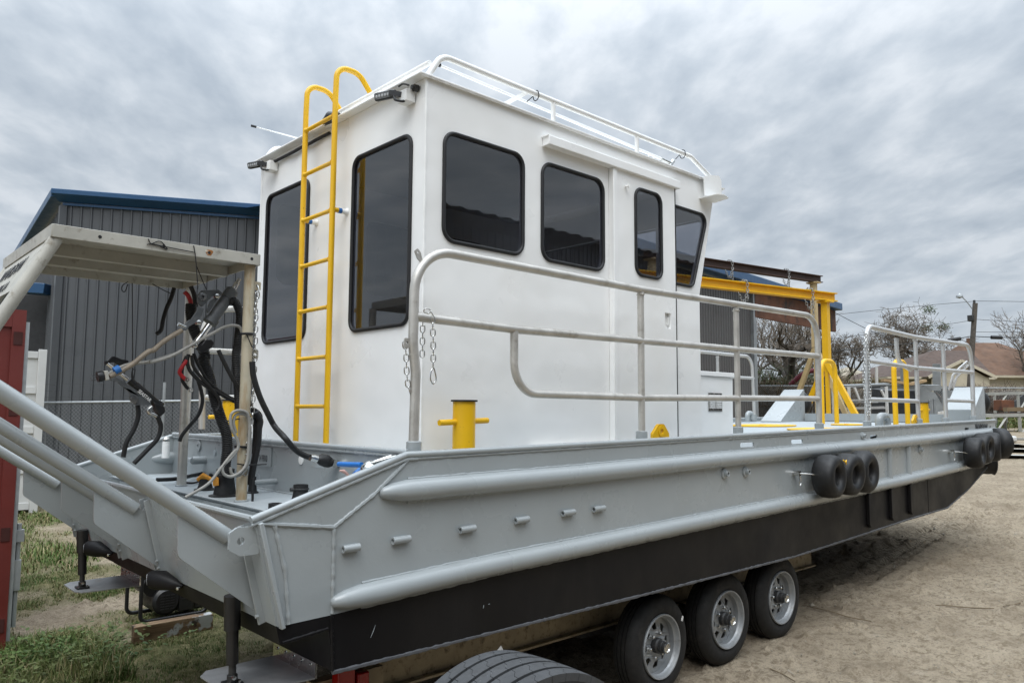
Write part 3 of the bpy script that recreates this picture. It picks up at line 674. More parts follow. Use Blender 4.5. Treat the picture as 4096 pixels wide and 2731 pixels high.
def post(p, q, r, mat, name='canopy_post'):
    m = MB(); m.tube([p, q], r, 18); return m.build(name, mat, CAN)
post((1.862, 4.255, 1.385), (1.862, 4.255, 2.733), .0305, CREAMR)
post((1.925, 5.36, 1.385), (1.925, 5.36, 2.733), .0305, GALV)
post((1.995, 5.55, 1.385), (1.995, 5.50, 2.50), .026, GALV, 'brace_post')
m = MB(); m.tube([(.868, 4.235, 2.735), (.30, 4.235, 1.62)], .031, 18); m.build('canopy_leg', CREAM, CAN)
m = MB(); m.tube([(.868, 5.38, 2.735), (.30, 5.38, 1.62)], .031, 18); m.build('canopy_leg', CREAM, CAN)
for (x, y) in ((1.862, 4.255), (1.925, 5.36)):
    m = MB(); p, r = bead([(x+.034*math.cos(a), y+.034*math.sin(a), 1.388) for a in np.linspace(0, 6.28, 14)], .007, .01, 3); m.tube(p, r, 5); m.build('weld_bead', GREY, CAN)
# sloped name board between canopy and leg
dv = Vector((-.568, 0, -1.115)).normalized()
bo = Vector((.845, 4.262, 2.735))
m = MB(); m.add([tuple(bo+Vector((n_, 0, 0))+Vector((0, u, 0))+dv*v) for n_ in (0, .005) for u, v in ((0, 0), (1.11, 0), (1.11, .30), (0, .30))], [(0, 1, 2, 3), (7, 6, 5, 4), (0, 4, 5, 1), (1, 5, 6, 2), (2, 6, 7, 3), (3, 7, 4, 0)]); NB = m.build('name_board', CREAM, CAN)
tn = Vector((0, -1, 0)).cross(-dv).normalized()
def board_m(o_): 
    xa, ya = Vector((0, -1, 0)), -dv; za = xa.cross(ya)
    return Matrix(((xa.x, ya.x, za.x, o_.x), (xa.y, ya.y, za.y, o_.y), (xa.z, ya.z, za.z, o_.z), (0, 0, 0, 1)))
o1 = bo+Vector((-.004, .30, 0))+dv*.150; o2 = bo+Vector((-.004, .34, 0))+dv*.262
text('board_name', 'WARSAW', BLACKT, .135, board_m(o1), NB, .001, 1.0, 'RIGHT')
text('board_port', 'ON, LA', BLACKT, .085, board_m(o2), NB, .001, .95, 'RIGHT')
for k in range(4):
    v0 = .02+k*.075; p, r = bead([tuple(bo+Vector((-.002, -.004, 0))+dv*v0), tuple(bo+Vector((-.002, -.004, 0))+dv*(v0+.045))], .007, .009, k); m = MB(); m.tube(p, r, 6); m.build('weld_bead', CREAM, NB)
# chain eyes on the right canopy post
for z in (2.62, 2.22):
    m = MB(); m.plate(rrect(1.885, 1.93, z-.025, z+.025, .008, 3), XZ, 4.25, 4.256, [circ(1.908, z, .009, 10)]); m.build('chain_eye', CREAMR, CAN)

# ---- wheelhouse
XA, XF, YC, YD, ZR_ = 2.66, 5.56, 3.65, 5.93, 3.92
W1 = rrect(2.802, 3.472, 2.938, 3.622, .085); W2 = rrect(3.655, 4.300, 2.940, 3.622, .085)
W3 = rrect(4.636, 4.966, 2.955, 3.636, .075)
W4 = rpoly([(5.204, 2.957), (5.455, 2.957), (5.690, 3.608), (5.204, 3.608)], [.012, .07, .07, .012])
AWR = rrect(3.790, 4.462, 2.425, 3.605, .075); AWL = rrect(5.090, 5.782, 2.425, 3.612, .075)
wall_poly = [(XA, 1.58), (XF, 1.58), (XF, 2.90), (5.835, ZR_), (XA, ZR_)]
doorhole = rrect(4.60, 5.0, 2.90, 3.68, .05, 3)
m = MB(); m.plate(wall_poly, XZ, YC, YC+.035, [W1, W2, doorhole, W4]); m.build('cabin_side_wall', WHITE, B, ang=25)
m = MB(); m.plate(wall_poly, XZ, YD-.035, YD, [W1, W2, rrect(4.5, 5.05, 2.94, 3.62, .07, 4), W4]); m.build('cabin_side_wall', WHITE, B, ang=25)
m = MB(); m.plate([(YC+.036, 1.58), (YD-.036, 1.58), (YD-.036, ZR_), (YC+.036, ZR_)], YZ, XA+.001, XA+.034, [AWR, AWL]); m.build('cabin_aft_wall', WHITE, B, ang=25)
rk = lambda v: XF-.036+max(0, (v-2.90))*(.275/1.02)
m = MB()
fh = [rrect(3.715, 4.72, 2.96, 3.60, .07), rrect(4.86, 5.865, 2.96, 3.60, .07)]
m.plate([(YC+.036, 2.90), (YD-.036, 2.90), (YD-.036, ZR_-.002), (YC+.036, ZR_-.002)], lambda u, v, t: (rk(v)+t, u, v), 0, .034, fh); m.build('cabin_front_wall', WHITE, B, ang=25)
m = MB(); m.bb(XF-.036, XF-.002, YC+.036, YD-.036, 1.58, 2.899); m.build('cabin_front_lower', WHITE, B)
m = MB(); m.bb(2.595, 5.865, 3.622, 5.985, 3.921, 3.934); m.build('cabin_roof', WHITE, B, bevel=.003)
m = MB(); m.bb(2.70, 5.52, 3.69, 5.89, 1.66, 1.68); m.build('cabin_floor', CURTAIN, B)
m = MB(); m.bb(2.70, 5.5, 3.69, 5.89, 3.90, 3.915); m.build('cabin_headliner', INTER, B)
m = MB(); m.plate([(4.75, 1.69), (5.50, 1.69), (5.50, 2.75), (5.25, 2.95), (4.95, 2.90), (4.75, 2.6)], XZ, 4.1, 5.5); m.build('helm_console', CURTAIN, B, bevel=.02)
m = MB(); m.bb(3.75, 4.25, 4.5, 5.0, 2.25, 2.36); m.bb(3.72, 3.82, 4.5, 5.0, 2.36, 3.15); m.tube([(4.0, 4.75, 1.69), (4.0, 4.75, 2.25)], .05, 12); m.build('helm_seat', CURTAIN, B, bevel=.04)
def window(loop, f, depth, gasket=.0135, mat=GLASS):
    depth = .003
    L3 = [f(u, v, -.004) for u, v in loop]
    m = MB(); m.tube(L3, gasket, 8, closed=True); w = m.build('window', BLK, B, ang=60)
    m = MB(); m.plate(loop, lambda u, v, t: f(u, v, t), depth, depth+.006); m.build('pane', mat, w, ang=None)
    return w
side = lambda u, v, t: (u, YC+t, v)
window(W1, side, .012); window(W2, side, .012); window(W4, side, .012)
aft = lambda u, v, t: (XA+t, u, v)
window(AWR, aft, .012); window(AWL, aft, .012)
pside = lambda u, v, t: (u, YD-t, v)
for w in (W1, W2, rrect(4.5, 5.05, 2.94, 3.62, .07, 4), W4): window(w, pside, .012)
for w in fh: window(w, lambda u, v, t: (rk(v)+.034-t, u, v), .012, mat=GLASSF)
# sliding door with its window, header track, sill and latch
m = MB(); m.plate([(4.408, 1.665), (5.160, 1.665), (5.160, 3.742), (4.408, 3.742)], XZ, YC-.040, YC-.012, [W3, rrect(5.01, 5.085, 2.57, 2.692, .004, 2)]); DR = m.build('sliding_door', WHITE, B, ang=25, bevel=.002)
L3 = [(u, YC-.044, v) for u, v in W3]; m = MB(); m.tube(L3, .0135, 8, closed=True); m.build('door_window_gasket', BLK, DR, ang=60)
m = MB(); m.plate(W3, XZ, YC-.038, YC-.032); m.build('door_pane', GLASS, DR, ang=None)
m = MB(); m.bb(5.005, 5.09, YC-.0115, YC-.008, 2.565, 2.697); m.bb(5.062, 5.07, YC-.036, YC-.012, 2.60, 2.66); m.build('latch_pocket', WHITE2, DR)
m = MB(); m.bb(4.366, 4.4065, YC-.052, YC-.001, 1.665, 3.735); m.build('door_edge_strip', WHITE, DR, bevel=.004)
m = MB(); m.bb(5.1603, 5.171, YC-.041, YC-.0005, 1.665, 3.735); m.build('door_gap', BLK, DR)
m = MB(); m.tube([(4.52, YC-.042, 3.62), (4.52, YC-.075, 3.615)], .010, 10); m.lathe([(.016, 0), (.016, .006), (.002, .007)], AX((4.52, YC-.075, 3.615), (0, -1, 0)), 12); m.build('door_hook', WHITE2, DR)
m = MB(); m.bb(3.66, 5.205, YC-.068, YC-.001, 3.735, 3.801); m.build('door_header', WHITE, B, bevel=.005)
m = MB(); p, r = bead([(3.657, YC-.006, 3.735), (3.657, YC-.07, 3.738), (3.657, YC-.07, 3.80), (3.657, YC-.004, 3.80)], .007, .01, 4); m.tube(p, r, 6); m.build('weld_bead', WHITE, B)
m = MB(); m.bb(3.55, 5.20, YC-.055, YC-.001, 1.655, 1.672); m.build('door_sill', WHITE2, B, bevel=.003)
m = MB(); p, r = bead([(XA+.002, YC+.002, 1.6), (XA+.002, YC+.002, 3.9)], .009, .03, 8); m.tube(p, r, 6); m.build('corner_weld', WHITE, B)
m = MB(); p, r = bead([(2.61, 3.63, 3.918), (4.2, 3.63, 3.919), (5.83, 3.63, 3.917)], .006, .03, 8); m.tube(p, r, 5); m.build('roof_weld', WHITE, B)
# white locker in front of the wheelhouse
m = MB(); m.plate([(5.562, 1.60), (6.465, 1.60), (6.478, 2.232), (5.562, 2.232)], XZ, 3.90, 5.6); LK = m.build('deck_locker', WHITE, B, bevel=.004)
m = MB(); m.bb(5.563, 6.50, 3.88, 5.62, 2.234, 2.275); m.build('locker_lid', WHITE, LK, bevel=.004)
m = MB(); m.bb(6.05, 6.275, 3.893, 3.899, 1.915, 2.08); m.build('locker_vent', STEEL, LK)
for k in range(7):
    for a in (6.065, 6.17):
        m = MB(); m.bb(a, a+.09, 3.887, 3.8925, 1.942+k*.018, 1.953+k*.018); m.build('vent_slat', WHITE2, LK)
# roof rails, antenna, navigation light boards
def roofrail(y):
    q = fil([(2.672, y, 3.934), (2.775, y, 4.098), (3.3, y, 4.094), (5.47, y, 4.09), (5.80, y, 3.96)], [0, .12, .3, .12, 0], 8)
    m = MB(); m.tube(q, .020, 14); g = m.build('roof_rail', WHITE2, B)
    for x in (3.772, 4.724):
        m = MB(); m.tube([(x, y, 3.934), (x, y, 4.083)], .017, 12); m.build('rail_post', WHITE2, g)
    return g
roofrail(3.655); roofrail(5.94)
m = MB(); m.tube([(2.72, 3.70, 4.05), (2.685, 4.95, 4.02)], .017, 10); m.build('roof_rail_cross', WHITE2, B)
m = MB(); m.tube([(2.985, 3.95, 4.203), (5.47, 3.95, 4.137)], [.009, .013], 10); an = m.build('antenna', WHITE2, B)
m = MB(); m.tube([(2.955, 3.95, 4.204), (2.99, 3.95, 4.203)], .013, 10); m.build('antenna_tip', BLK, an)
m = MB(); m.tube([(5.45, 3.95, 4.137), (5.60, 3.95, 4.130)], .018, 12); m.tube([(5.60, 3.95, 4.13), (5.60, 3.95, 3.94)], .016, 10); m.tube([(5.57, 3.95, 4.10), (5.63, 3.95, 4.16)], .02, 10); m.lathe([(.04, 0), (.03, .02), (.01, .021)], AX((5.60, 3.95, 3.934), (0, 0, 1)), 12); m.build('antenna_mount', STEEL, an)
m = MB(); m.bar((3.52, 3.66, 4.085), (3.36, 4.02, 3.95), .05, .006); m.build('antenna_rest', WHITE2, B)
m = MB(); m.tube([(2.5, 5.72, 4.14), (3.3, 5.62, 4.10)], [.005, .008], 8); an2 = m.build('antenna', WHITE2, B)
m = MB(); m.tube([(2.47, 5.724, 4.1415), (2.51, 5.719, 4.14)], .010, 8); m.build('antenna_tip', BLK, an2)
for x, a in ((3.60, .0), (5.35, .0)):
    m = MB(); q = spl([(x, 3.655+.028*math.cos(t), 4.083+.036*math.sin(t)) for t in np.linspace(.4, 6.4, 10)]); m.tube(q, .0035, 6); m.tube([q[-1], q[-1]+Vector((-.05, .01, -.05))], .0035, 5); m.build('zip_tie', BLK, B)
m = MB(); m.tube(spl([(5.2, 3.9, 3.94), (5.19, 3.9, 4.07), (5.24, 3.9, 4.12), (5.29, 3.9, 4.06), (5.36, 3.9, 3.99)]), .004, 6); m.build('roof_wire', WHITE2, B)
m = MB(); m.plate(rpoly([(5.585, 3.76), (5.80, 3.80), (5.86, 3.83), (5.86, 3.95), (5.82, 3.985), (5.70, 3.965), (5.585, 3.93)], [.004, .004, .004, .02, .03, .004, .004], 4), XZ, 3.60, 3.606); nb = m.build('nav_light_board', WHITE2, B)
m = MB(); m.plate(rpoly([(5.58, 3.648), (5.575, 3.47), (5.64, 3.44), (5.76, 3.468), (5.80, 3.64)], [.003, .01, .02, .03, .003], 4), XY, 3.742, 3.748); m.build('nav_light_shelf', WHITE2, nb)
m = MB(); m.plate(rpoly([(5.80, 3.61), (5.92, 3.60), (5.95, 3.66), (5.87, 3.80), (5.80, 3.80)], .02, 4), XY, 3.885, 3.892); m.build('nav_light_shelf', WHITE2, nb)
m = MB(); m.plate([(5.80, 3.76), (5.835, 3.76), (5.84, 3.88), (5.80, 3.885)], XZ, 3.68, 3.685); m.build('nav_light_bracket', WHITE2, nb)
# aft floodlights with brackets and wiring
def flood(y, ang):
    m = MB(); m.bb(2.585, 2.655, y-.045, y+.045, 3.79, 3.865); br = m.build('light_bracket', WHITE2, B, bevel=.003)
    mm = Matrix.Translation((2.545, y+.12, 3.855)) @ Matrix.Rotation(R(ang), 4, 'Z') @ Matrix.Rotation(R(-14), 4, 'Y')
    h = MB(); h.box((0, 0, 0), (.042, .155, .052), mm); hb = h.build('floodlight', PLAST, B, bevel=.012)
    l = MB(); l.box((-.0205, 0, 0), (.004, .135, .036), mm); l.build('lens', paint('flood_glass_%d' % (y*10), (.16, .165, .17), .12, var=.5, vs=40, bst=0), hb)
    for k in range(6):
        l = MB(); l.lathe([(.009, 0), (.007, .002), (.002, .0025)], mm @ AX((-.0227, -.054+k*.0216, 0), (-1, 0, 0)), 10); l.build('led', LENS, hb)
    l = MB(); l.tube(spl([(2.56, y+.05, 3.84), (2.55, y+.02, 3.80), (2.575, y-.02, 3.785), (2.60, y-.01, 3.80)]), .008, 8); l.build('light_cable', BLK, hb)
    l = MB(); l.bar((2.55, y+.08, 3.855), (2.60, y+.02, 3.84), .05, .03); l.build('light_yoke', PLAST, hb)
flood(3.80, 20); flood(5.66, 20)
m = MB(); m.tube(spl([(2.56, 3.80, 3.88), (2.565, 3.76, 3.885), (2.59, 3.73, 3.875)]), .006, 6); m.lathe([(.022, 0), (.022, .03), (.015, .031), (.015, .045), (.005, .046)], AX((2.655, 3.73, 3.872), (-1, .15, 0)), 12); m.build('cable_gland', HUBD, B)
q = [(2.645, 4.79, 3.875), (2.64, 4.95, 3.872), (2.63, 5.05, 3.862), (2.64, 5.2, 3.872), (2.63, 5.33, 3.862), (2.64, 5.5, 3.87), (2.62, 5.66, 3.86), (2.57, 5.78, 3.855)]
m = MB(); m.tube(spl(q), .012, 8); m.build('conduit', BLK, B)
m = MB(); m.tube([(2.62, 4.62, 3.95), (2.60, 4.70, 3.955), (2.61, 4.80, 3.945)], [.02, .04, .025], 12); m.build('roof_camera', PLAST, B)

# ---- yellow ladder on the aft wall
LADY = (4.548, 4.968); LADX = 2.55
lg = None
for y in LADY:
    q = fil([(LADX, y, 1.60), (LADX, y, 4.05), (LADX+.005, y, 4.262), (2.73, y, 4.262), (2.84, y, 4.13), (2.93, y, 3.935)], [0, 0, .085, .12, .15, 0], 10)
    m = MB(); m.tube(q, .0195, 14)
    if lg is None: lg = m.build('ladder', YEL, B)
    else: m.build('ladder_rail', YEL, lg)
for z in (3.912, 3.585, 3.25, 2.916, 2.591, 2.256, 1.926):
    m = MB(); m.tube([(LADX, LADY[0]+.014, z), (LADX, LADY[0]+.026, z), (LADX, LADY[1]-.026, z), (LADX, LADY[1]-.014, z)], [.021, .0145, .0145, .021], 12); m.build('rung', YEL, lg)
for y in LADY:
    m = MB(); m.tube([(LADX, y, 3.255), (2.60, y, 3.255)], .017, 12); m.build('standoff', YEL, lg)
    m = MB(); m.tube([(2.592, y, 3.255), (2.618, y, 3.255)], .0185, 12); m.build('tape_band', TAPEB, lg)
    m = MB(); m.tube([(2.605, y, 3.255), (2.645, y, 3.255), (2.660, y, 3.255)], [.017, .018, .028], 12); m.build('standoff_stub', WHITE2, lg)

# ---- side guard rails
def rail_set(mat, y, top, mids, posts, zb, sockets, rad=.0265):
    m = MB(); m.tube(top, rad, 16); g = m.build('guard_rail', mat, B)
    for q, r_ in mids:
        m = MB(); m.tube(q, r_, 14); m.build('rail_bar', mat, g)
    for (x, z0, z1) in posts:
        m = MB(); m.tube([(x, y, z0), (x, y, z1)], .0235, 14); m.build('rail_post', mat, g)
        for zc in (z1,):
            m = MB(); p, r = bead([(x+.026*math.cos(a), y+.026*math.sin(a), zc-.02) for a in np.linspace(0, 6.2, 12)], .005, .01, 2); m.tube(p, r, 5); m.build('weld_bead', mat, g)
    for x in sockets:
        z = sh(x)+.005
        m = MB(); m.lathe([(.012, 0), (.040, 0), (.040, .088), (.034, .092), (.026, .092)], AX((x, y, z-.03), (0, 0, 1)), 16); m.build('post_socket', GREY, g)
    return g
yr = 3.26
top1 = fil([(2.332, yr, 1.74), (2.338, yr, 2.10), (2.318, yr, 2.25), (2.322, yr, 2.76), (4.24, yr, 2.752), (6.905, yr, 2.798), (6.882, yr, 1.78)], [0, .2, .3, .24, .1, .22, 0], 10)
J1 = fil([(3.038, yr, 2.37), (3.04, yr, 2.006), (4.24, yr, 2.0), (6.88, yr, 2.035)], [0, .20, 0, 0], 10)
g1 = rail_set(GALV, yr, top1, [([(2.325, yr, 2.392), (3.04, yr, 2.380), (5.49, yr, 2.408), (6.90, yr, 2.43)], .0255), (J1, .0245)], [(4.240, 1.74, 2.735), (5.484, 1.75, 2.74)], 1.7, (2.334, 4.238, 5.48, 6.88))
m = MB(); m.plate(rpoly([(2.335, 2.70), (2.375, 2.67), (2.355, 2.735), (2.335, 2.755), (2.315, 2.74)], .006, 3), XZ, yr-.004, yr+.004, [circ(2.338, 2.733, .007, 8)]); m.build('rail_eye', GALV, g1)
m = MB(); m.plate(rrect(2.262, 2.31, 2.225, 2.275, .006, 3), XZ, yr-.004, yr+.004, [circ(2.278, 2.252, .008, 8)]); m.build('rail_eye', GALV, g1)
top2 = fil([(7.945, yr, 1.80), (7.985, yr, 2.60), (8.02, yr, 2.80), (9.3, yr, 2.778), (11.25, yr, 2.806), (11.31, yr, 2.50), (11.27, yr, 1.88)], [0, .1, .20, .1, .2, .3, 0], 10)
g2 = rail_set(ALUM, yr, top2, [([(7.98, yr, 2.44), (9.34, yr, 2.425), (11.31, yr, 2.452)], .024), ([(7.97, yr, 2.045), (9.34, yr, 2.045)], .0235), ([(10.23, yr, 2.07), (11.28, yr, 2.07)], .0235)], [(9.335, 1.84, 2.762), (10.24, 1.84, 2.765)], 1.7, (7.935, 9.34, 10.22, 11.265))
m = MB(); m.tube(fil([(8.86, yr+.03, 2.735), (8.86, yr+.03, 2.47), (9.18, yr+.005, 2.40)], [0, .16, 0], 8), .024, 14); m.build('loose_rail_bar', ALUM, g2)
yp = 6.42
top3 = fil([(2.45, yp, 1.74), (2.42, yp, 2.76), (6.9, yp, 2.80), (6.88, yp, 1.78)], [0, .24, .22, 0], 8)
g3 = rail_set(GALV, yp, top3, [([(2.43, yp, 2.39), (6.90, yp, 2.43)], .0255), ([(2.45, yp, 2.0), (6.9, yp, 2.03)], .0245)], [(4.24, 1.74, 2.735), (5.484, 1.75, 2.74)], 1.7, (4.24, 5.48, 6.88))
top4 = fil([(7.94, yp, 1.80), (7.985, yp, 2.80), (11.25, yp, 2.806), (11.29, yp, 1.80)], [0, .2, .2, 0], 8)
g4 = rail_set(ALUM, yp, top4, [([(7.98, yp, 2.44), (11.29, yp, 2.46)], .024)], [(9.335, 1.8, 2.765), (10.24, 1.8, 2.765)], 1.7, (7.94, 9.34, 10.22, 11.29))
# ---- bitts, pad eyes, hatches, vents, hoops and push knees on deck
def bitt(x, y, z0, z1, r, L_=.18, cap=True):
    m = MB(); m.lathe([(r, 0), (r, z1-z0)], AX((x, y, z0), (0, 0, 1)), 28); g = m.build('mooring_bitt', YEL, B)
    zc = z0+(z1-z0)*.66
    m = MB(); m.tube([(x-L_, y, zc), (x+L_, y, zc+.012)], .017, 14); m.build('bitt_pin', YEL, g)
    m = MB(); m.lathe([(r+.012, 0), (r+.012, .010), (.002, .010)], AX((x, y, z1), (0, 0, 1)), 28); m.build('bitt_cap', BLK, g)
bitt(2.822, 3.45, 1.60, 1.955, .066); bitt(2.62, 6.26, 1.58, 1.974, .066); bitt(10.2, 3.50, 1.76, 2.035, .058)
def padeye(x, y, z):
    m = MB(); m.plate(rpoly([(x-.10, z), (x+.09, z), (x+.09, z+.05), (x+.03, z+.118), (x-.03, z+.118), (x-.10, z+.05)], [.004, .004, .015, .03, .03, .015], 4), XZ, y-.012, y+.012, [circ(x, z+.068, .018, 14)]); g = m.build('pad_eye', YEL, B, bevel=.003)
    m = MB(); m.lathe([(.019, -.017), (.040, -.017), (.040, .017), (.019, .017)], AX((x, y, z+.066), (0, 1, 0)), 18, close=True); m.build('eye_ring', YEL, g)
padeye(4.505, 3.30, 1.70); padeye(9.30, 3.28, 1.775)
for x, y, r in ((9.35, 5.2, .42), (8.5, 3.97, .40), (10.3, 4.5, .20)):
    m = MB(); sl = (dk(9.6)-dk(9.4))/.2
    m.lathe([(r, 0), (r, .012), (r*.86, .014), (r*.84, .010), (.01, .012)], Matrix.Translation((x, y, dk(x)+.004)) @ Matrix.Rotation(-math.atan(sl), 4, 'Y'), 40); h = m.build('deck_hatch', YEL, B)
    m = MB(); m.box((x, y, dk(x)+.018), (.12, .03, .006)); m.build('hatch_handle', YEL, h)
def vent(x, y, z, w=.09, r=.035):
    m = MB(); m.tube(fil([(x-w, y, z), (x-w, y, z+.13), (x+w, y, z+.13), (x+w, y, z+.03)], [0, w*.98, w*.98, 0], 8), r, 14); m.build('deck_vent', GREY, B)
vent(8.82, 3.45, 1.74, .10, .045); vent(11.72, 3.42, 1.78, .10, .042); vent(10.93, 6.30, 1.77, .07, .035)
def hoop(x0, x1, y, zt, dx=0):
    m = MB(); m.tube(fil([(x0, y, dk(x0)-.002), (x0+dx, y, zt), (x1-dx, y, zt), (x1, y, dk(x1)-.002)], [0, .15, .15, 0], 8), .033, 12, flat=1.0); m.build('tow_hoop', YEL, B)
hoop(10.70, 11.16, 5.02, 2.66, .01); hoop(10.70, 11.12, 4.02, 2.61, .0)
for (ya, yb, xa) in ((3.30, 3.66, 11.46), (5.88, 6.22, 11.12)):
    zl = dk(xa)-.002; k = .20 if ya < 4 else .02
    m = MB(); m.plate([(xa, zl), (11.93, zl), (11.93, 2.285), (11.90, 2.285), (xa, zl+k)] if ya > 4 else [(xa, zl), (11.93, zl), (11.93, 2.275), (11.88, 2.275), (xa, zl+k)], XZ, ya, yb); m.build('push_knee', GREY, B, bevel=.006)
for (a, b_) in ((11.0, 11.9), (8.6, 9.3)):
    pass
m = MB(); m.bb(11.86, 11.89, 3.70, 5.85, 1.78, 1.90); m.build('bow_coaming', GREY, B)
# well details: rubber rigging boots, filter, valves
def boot(x, y, r, h, lean=(0, 0)):
    m = MB(); m.lathe([(r*1.75, 0), (r*1.75, .006), (r*1.25, .012), (r*1.15, h*.35), (r, h*.6), (r, h), (r*.88, h), (r*.85, h*.5), (r*.8, .02)], AX((x, y, 1.386), (lean[0], lean[1], 1)), 22); return m.build('rigging_boot', RUBBER, B)
bt = boot(1.90, 4.58, .052, .16); 
m = MB(); m.plate([(-.04, -.02), (.035, -.03), (.045, .012), (.0, .03), (-.035, .022)], lambda u, v, t: (1.842-t, 4.57+u, 1.475+v), 0, .004); m.build('torn_foam', ORNG, bt)
bt2 = boot(1.945, 5.0, .038, .07)
m = MB(); m.tube([(1.905, 5.02, 1.45), (1.925, 4.99, 1.475), (1.965, 4.96, 1.455)], [.014, .022, .012], 9); m.build('torn_foam', ORNG, bt2)
boot(2.095, 4.63, .022, .10)
b3 = boot(2.02, 3.86, .040, .112)
m = MB(); m.tube([(2.02+.042*math.cos(a), 3.86+.042*math.sin(a), 1.475) for a in np.linspace(0, 6.2, 16)], .005, 6); m.lathe([(.010, 0), (.010, .016), (.001, .017)], AX((1.975, 3.86, 1.475), (-1, 0, 0)), 8); m.build('hose_clamp', HUBD, b3)
m = MB(); m.lathe([(.012, 0), (.029, 0), (.029, .105), (.026, .108), (.028, .11), (.028, .13), (.012, .133)], AX((2.16, 6.39, 1.515), (0, 0, 1)), 20); fl = m.build('fuel_filter', WHITE2, B)
m = MB(); m.lathe([(.028, 0), (.03, .014), (.02, .03), (.006, .034)], AX((2.16, 6.39, 1.65), (0, 0, 1)), 16); m.build('filter_head', STEEL, fl)
m = MB(); m.tube([(2.15, 6.02, 1.525), (2.15, 5.78, 1.525)], .022, 12); m.tube([(2.15, 6.02, 1.525), (2.15, 6.02, 1.62)], .026, 10); m.tube([(2.15, 5.80, 1.525), (2.25, 5.80, 1.525)], .03, 10); m.build('valve', GREY, B)
m = MB(); m.lathe([(.014, 0), (.042, 0), (.042, .012), (.016, .012)], AX((2.249, 5.93, 1.625), (-1, 0, 0)), 18, close=True); m.build('bulkhead_ring', GREY, B)
m = MB(); m.tube([(2.10, 4.62, 1.45), (2.25, 4.62, 1.45)], .018, 10); m.build('valve', GREY, B)
m = MB(); m.tube([(1.52, 3.4, 1.36), (1.52, 6.3, 1.36)], .02, 10); m.build('trough_pipe', GREY, B)
m = MB(); m.bar((2.12, 3.33, 1.635), (2.235, 3.27, 1.672), .03, .012); m.bar((2.14, 3.37, 1.635), (2.235, 3.31, 1.672), .02, .012); m.lathe([(.050, 0), (.050, .02), (.044, .03), (.02, .05), (.005, .055)], AX((2.13, 3.345, 1.595), (0, 0, 1)), 20); m.build('water_strainer', STEEL, B, bevel=.003)

for (x, z, a, l) in ((2.06, .86, 65, .06), (2.75, .86, 75, .02), (2.79, .868, 10, .012)):
    d_ = Vector((math.cos(R(a)), 0, math.sin(R(a))))*l/2; c_ = Vector((x, YS-.0008, z))
    m = MB(); m.tube([c_-d_, c_, c_+d_], [.001, .004, .001], 6, flat=.2); m.build('paint_scrape', GREYD, B)

# ------------------------------------------------------------------ boat trailer
TR = thing('boat_trailer', 'triple axle tan boat trailer carrying the grey work boat', 'trailer', (5.3, 4.8, 0))
def ibeam(name, p, q, h, w, tf, tw, mat, parent):
    m = MB(); p = Vector(p); q = Vector(q); u = Vector((0, 0, 1))
    m.bar(p, q, tw, h-2*tf); m.bar(p+u*(h/2-tf/2), q+u*(h/2-tf/2), w, tf); m.bar(p-u*(h/2-tf/2), q-u*(h/2-tf/2), w, tf)
    return m.build(name, mat, parent)
ibeam('frame_beam', (2.40, 3.78, .515), (7.7, 3.78, .53), .36, .10, .014, .010, TANB, TR)
ibeam('frame_beam', (3.6, 5.9, .515), (7.7, 5.9, .53), .36, .10, .014, .010, TANB, TR)
for x in (2.6, 4.1, 7.0):
    ibeam('cross_member', (x, 3.83, .45), (x, 5.85, .45), .16, .08, .01, .008, TANB, TR)
for x in (4.50, 5.34, 6.18):
    m = MB(); m.tube([(x, 3.4, G(x, 3.4)+.345), (x, 6.3, G(x, 6.3)+.345)], .04, 12); m.build('axle', HUBD, TR)
    m = MB(); m.bb(x-.35, x+.35, 3.74, 3.82, G(x, 3.8)+.36, .335); m.build('spring_hanger', HUBD, TR)
RT = .345
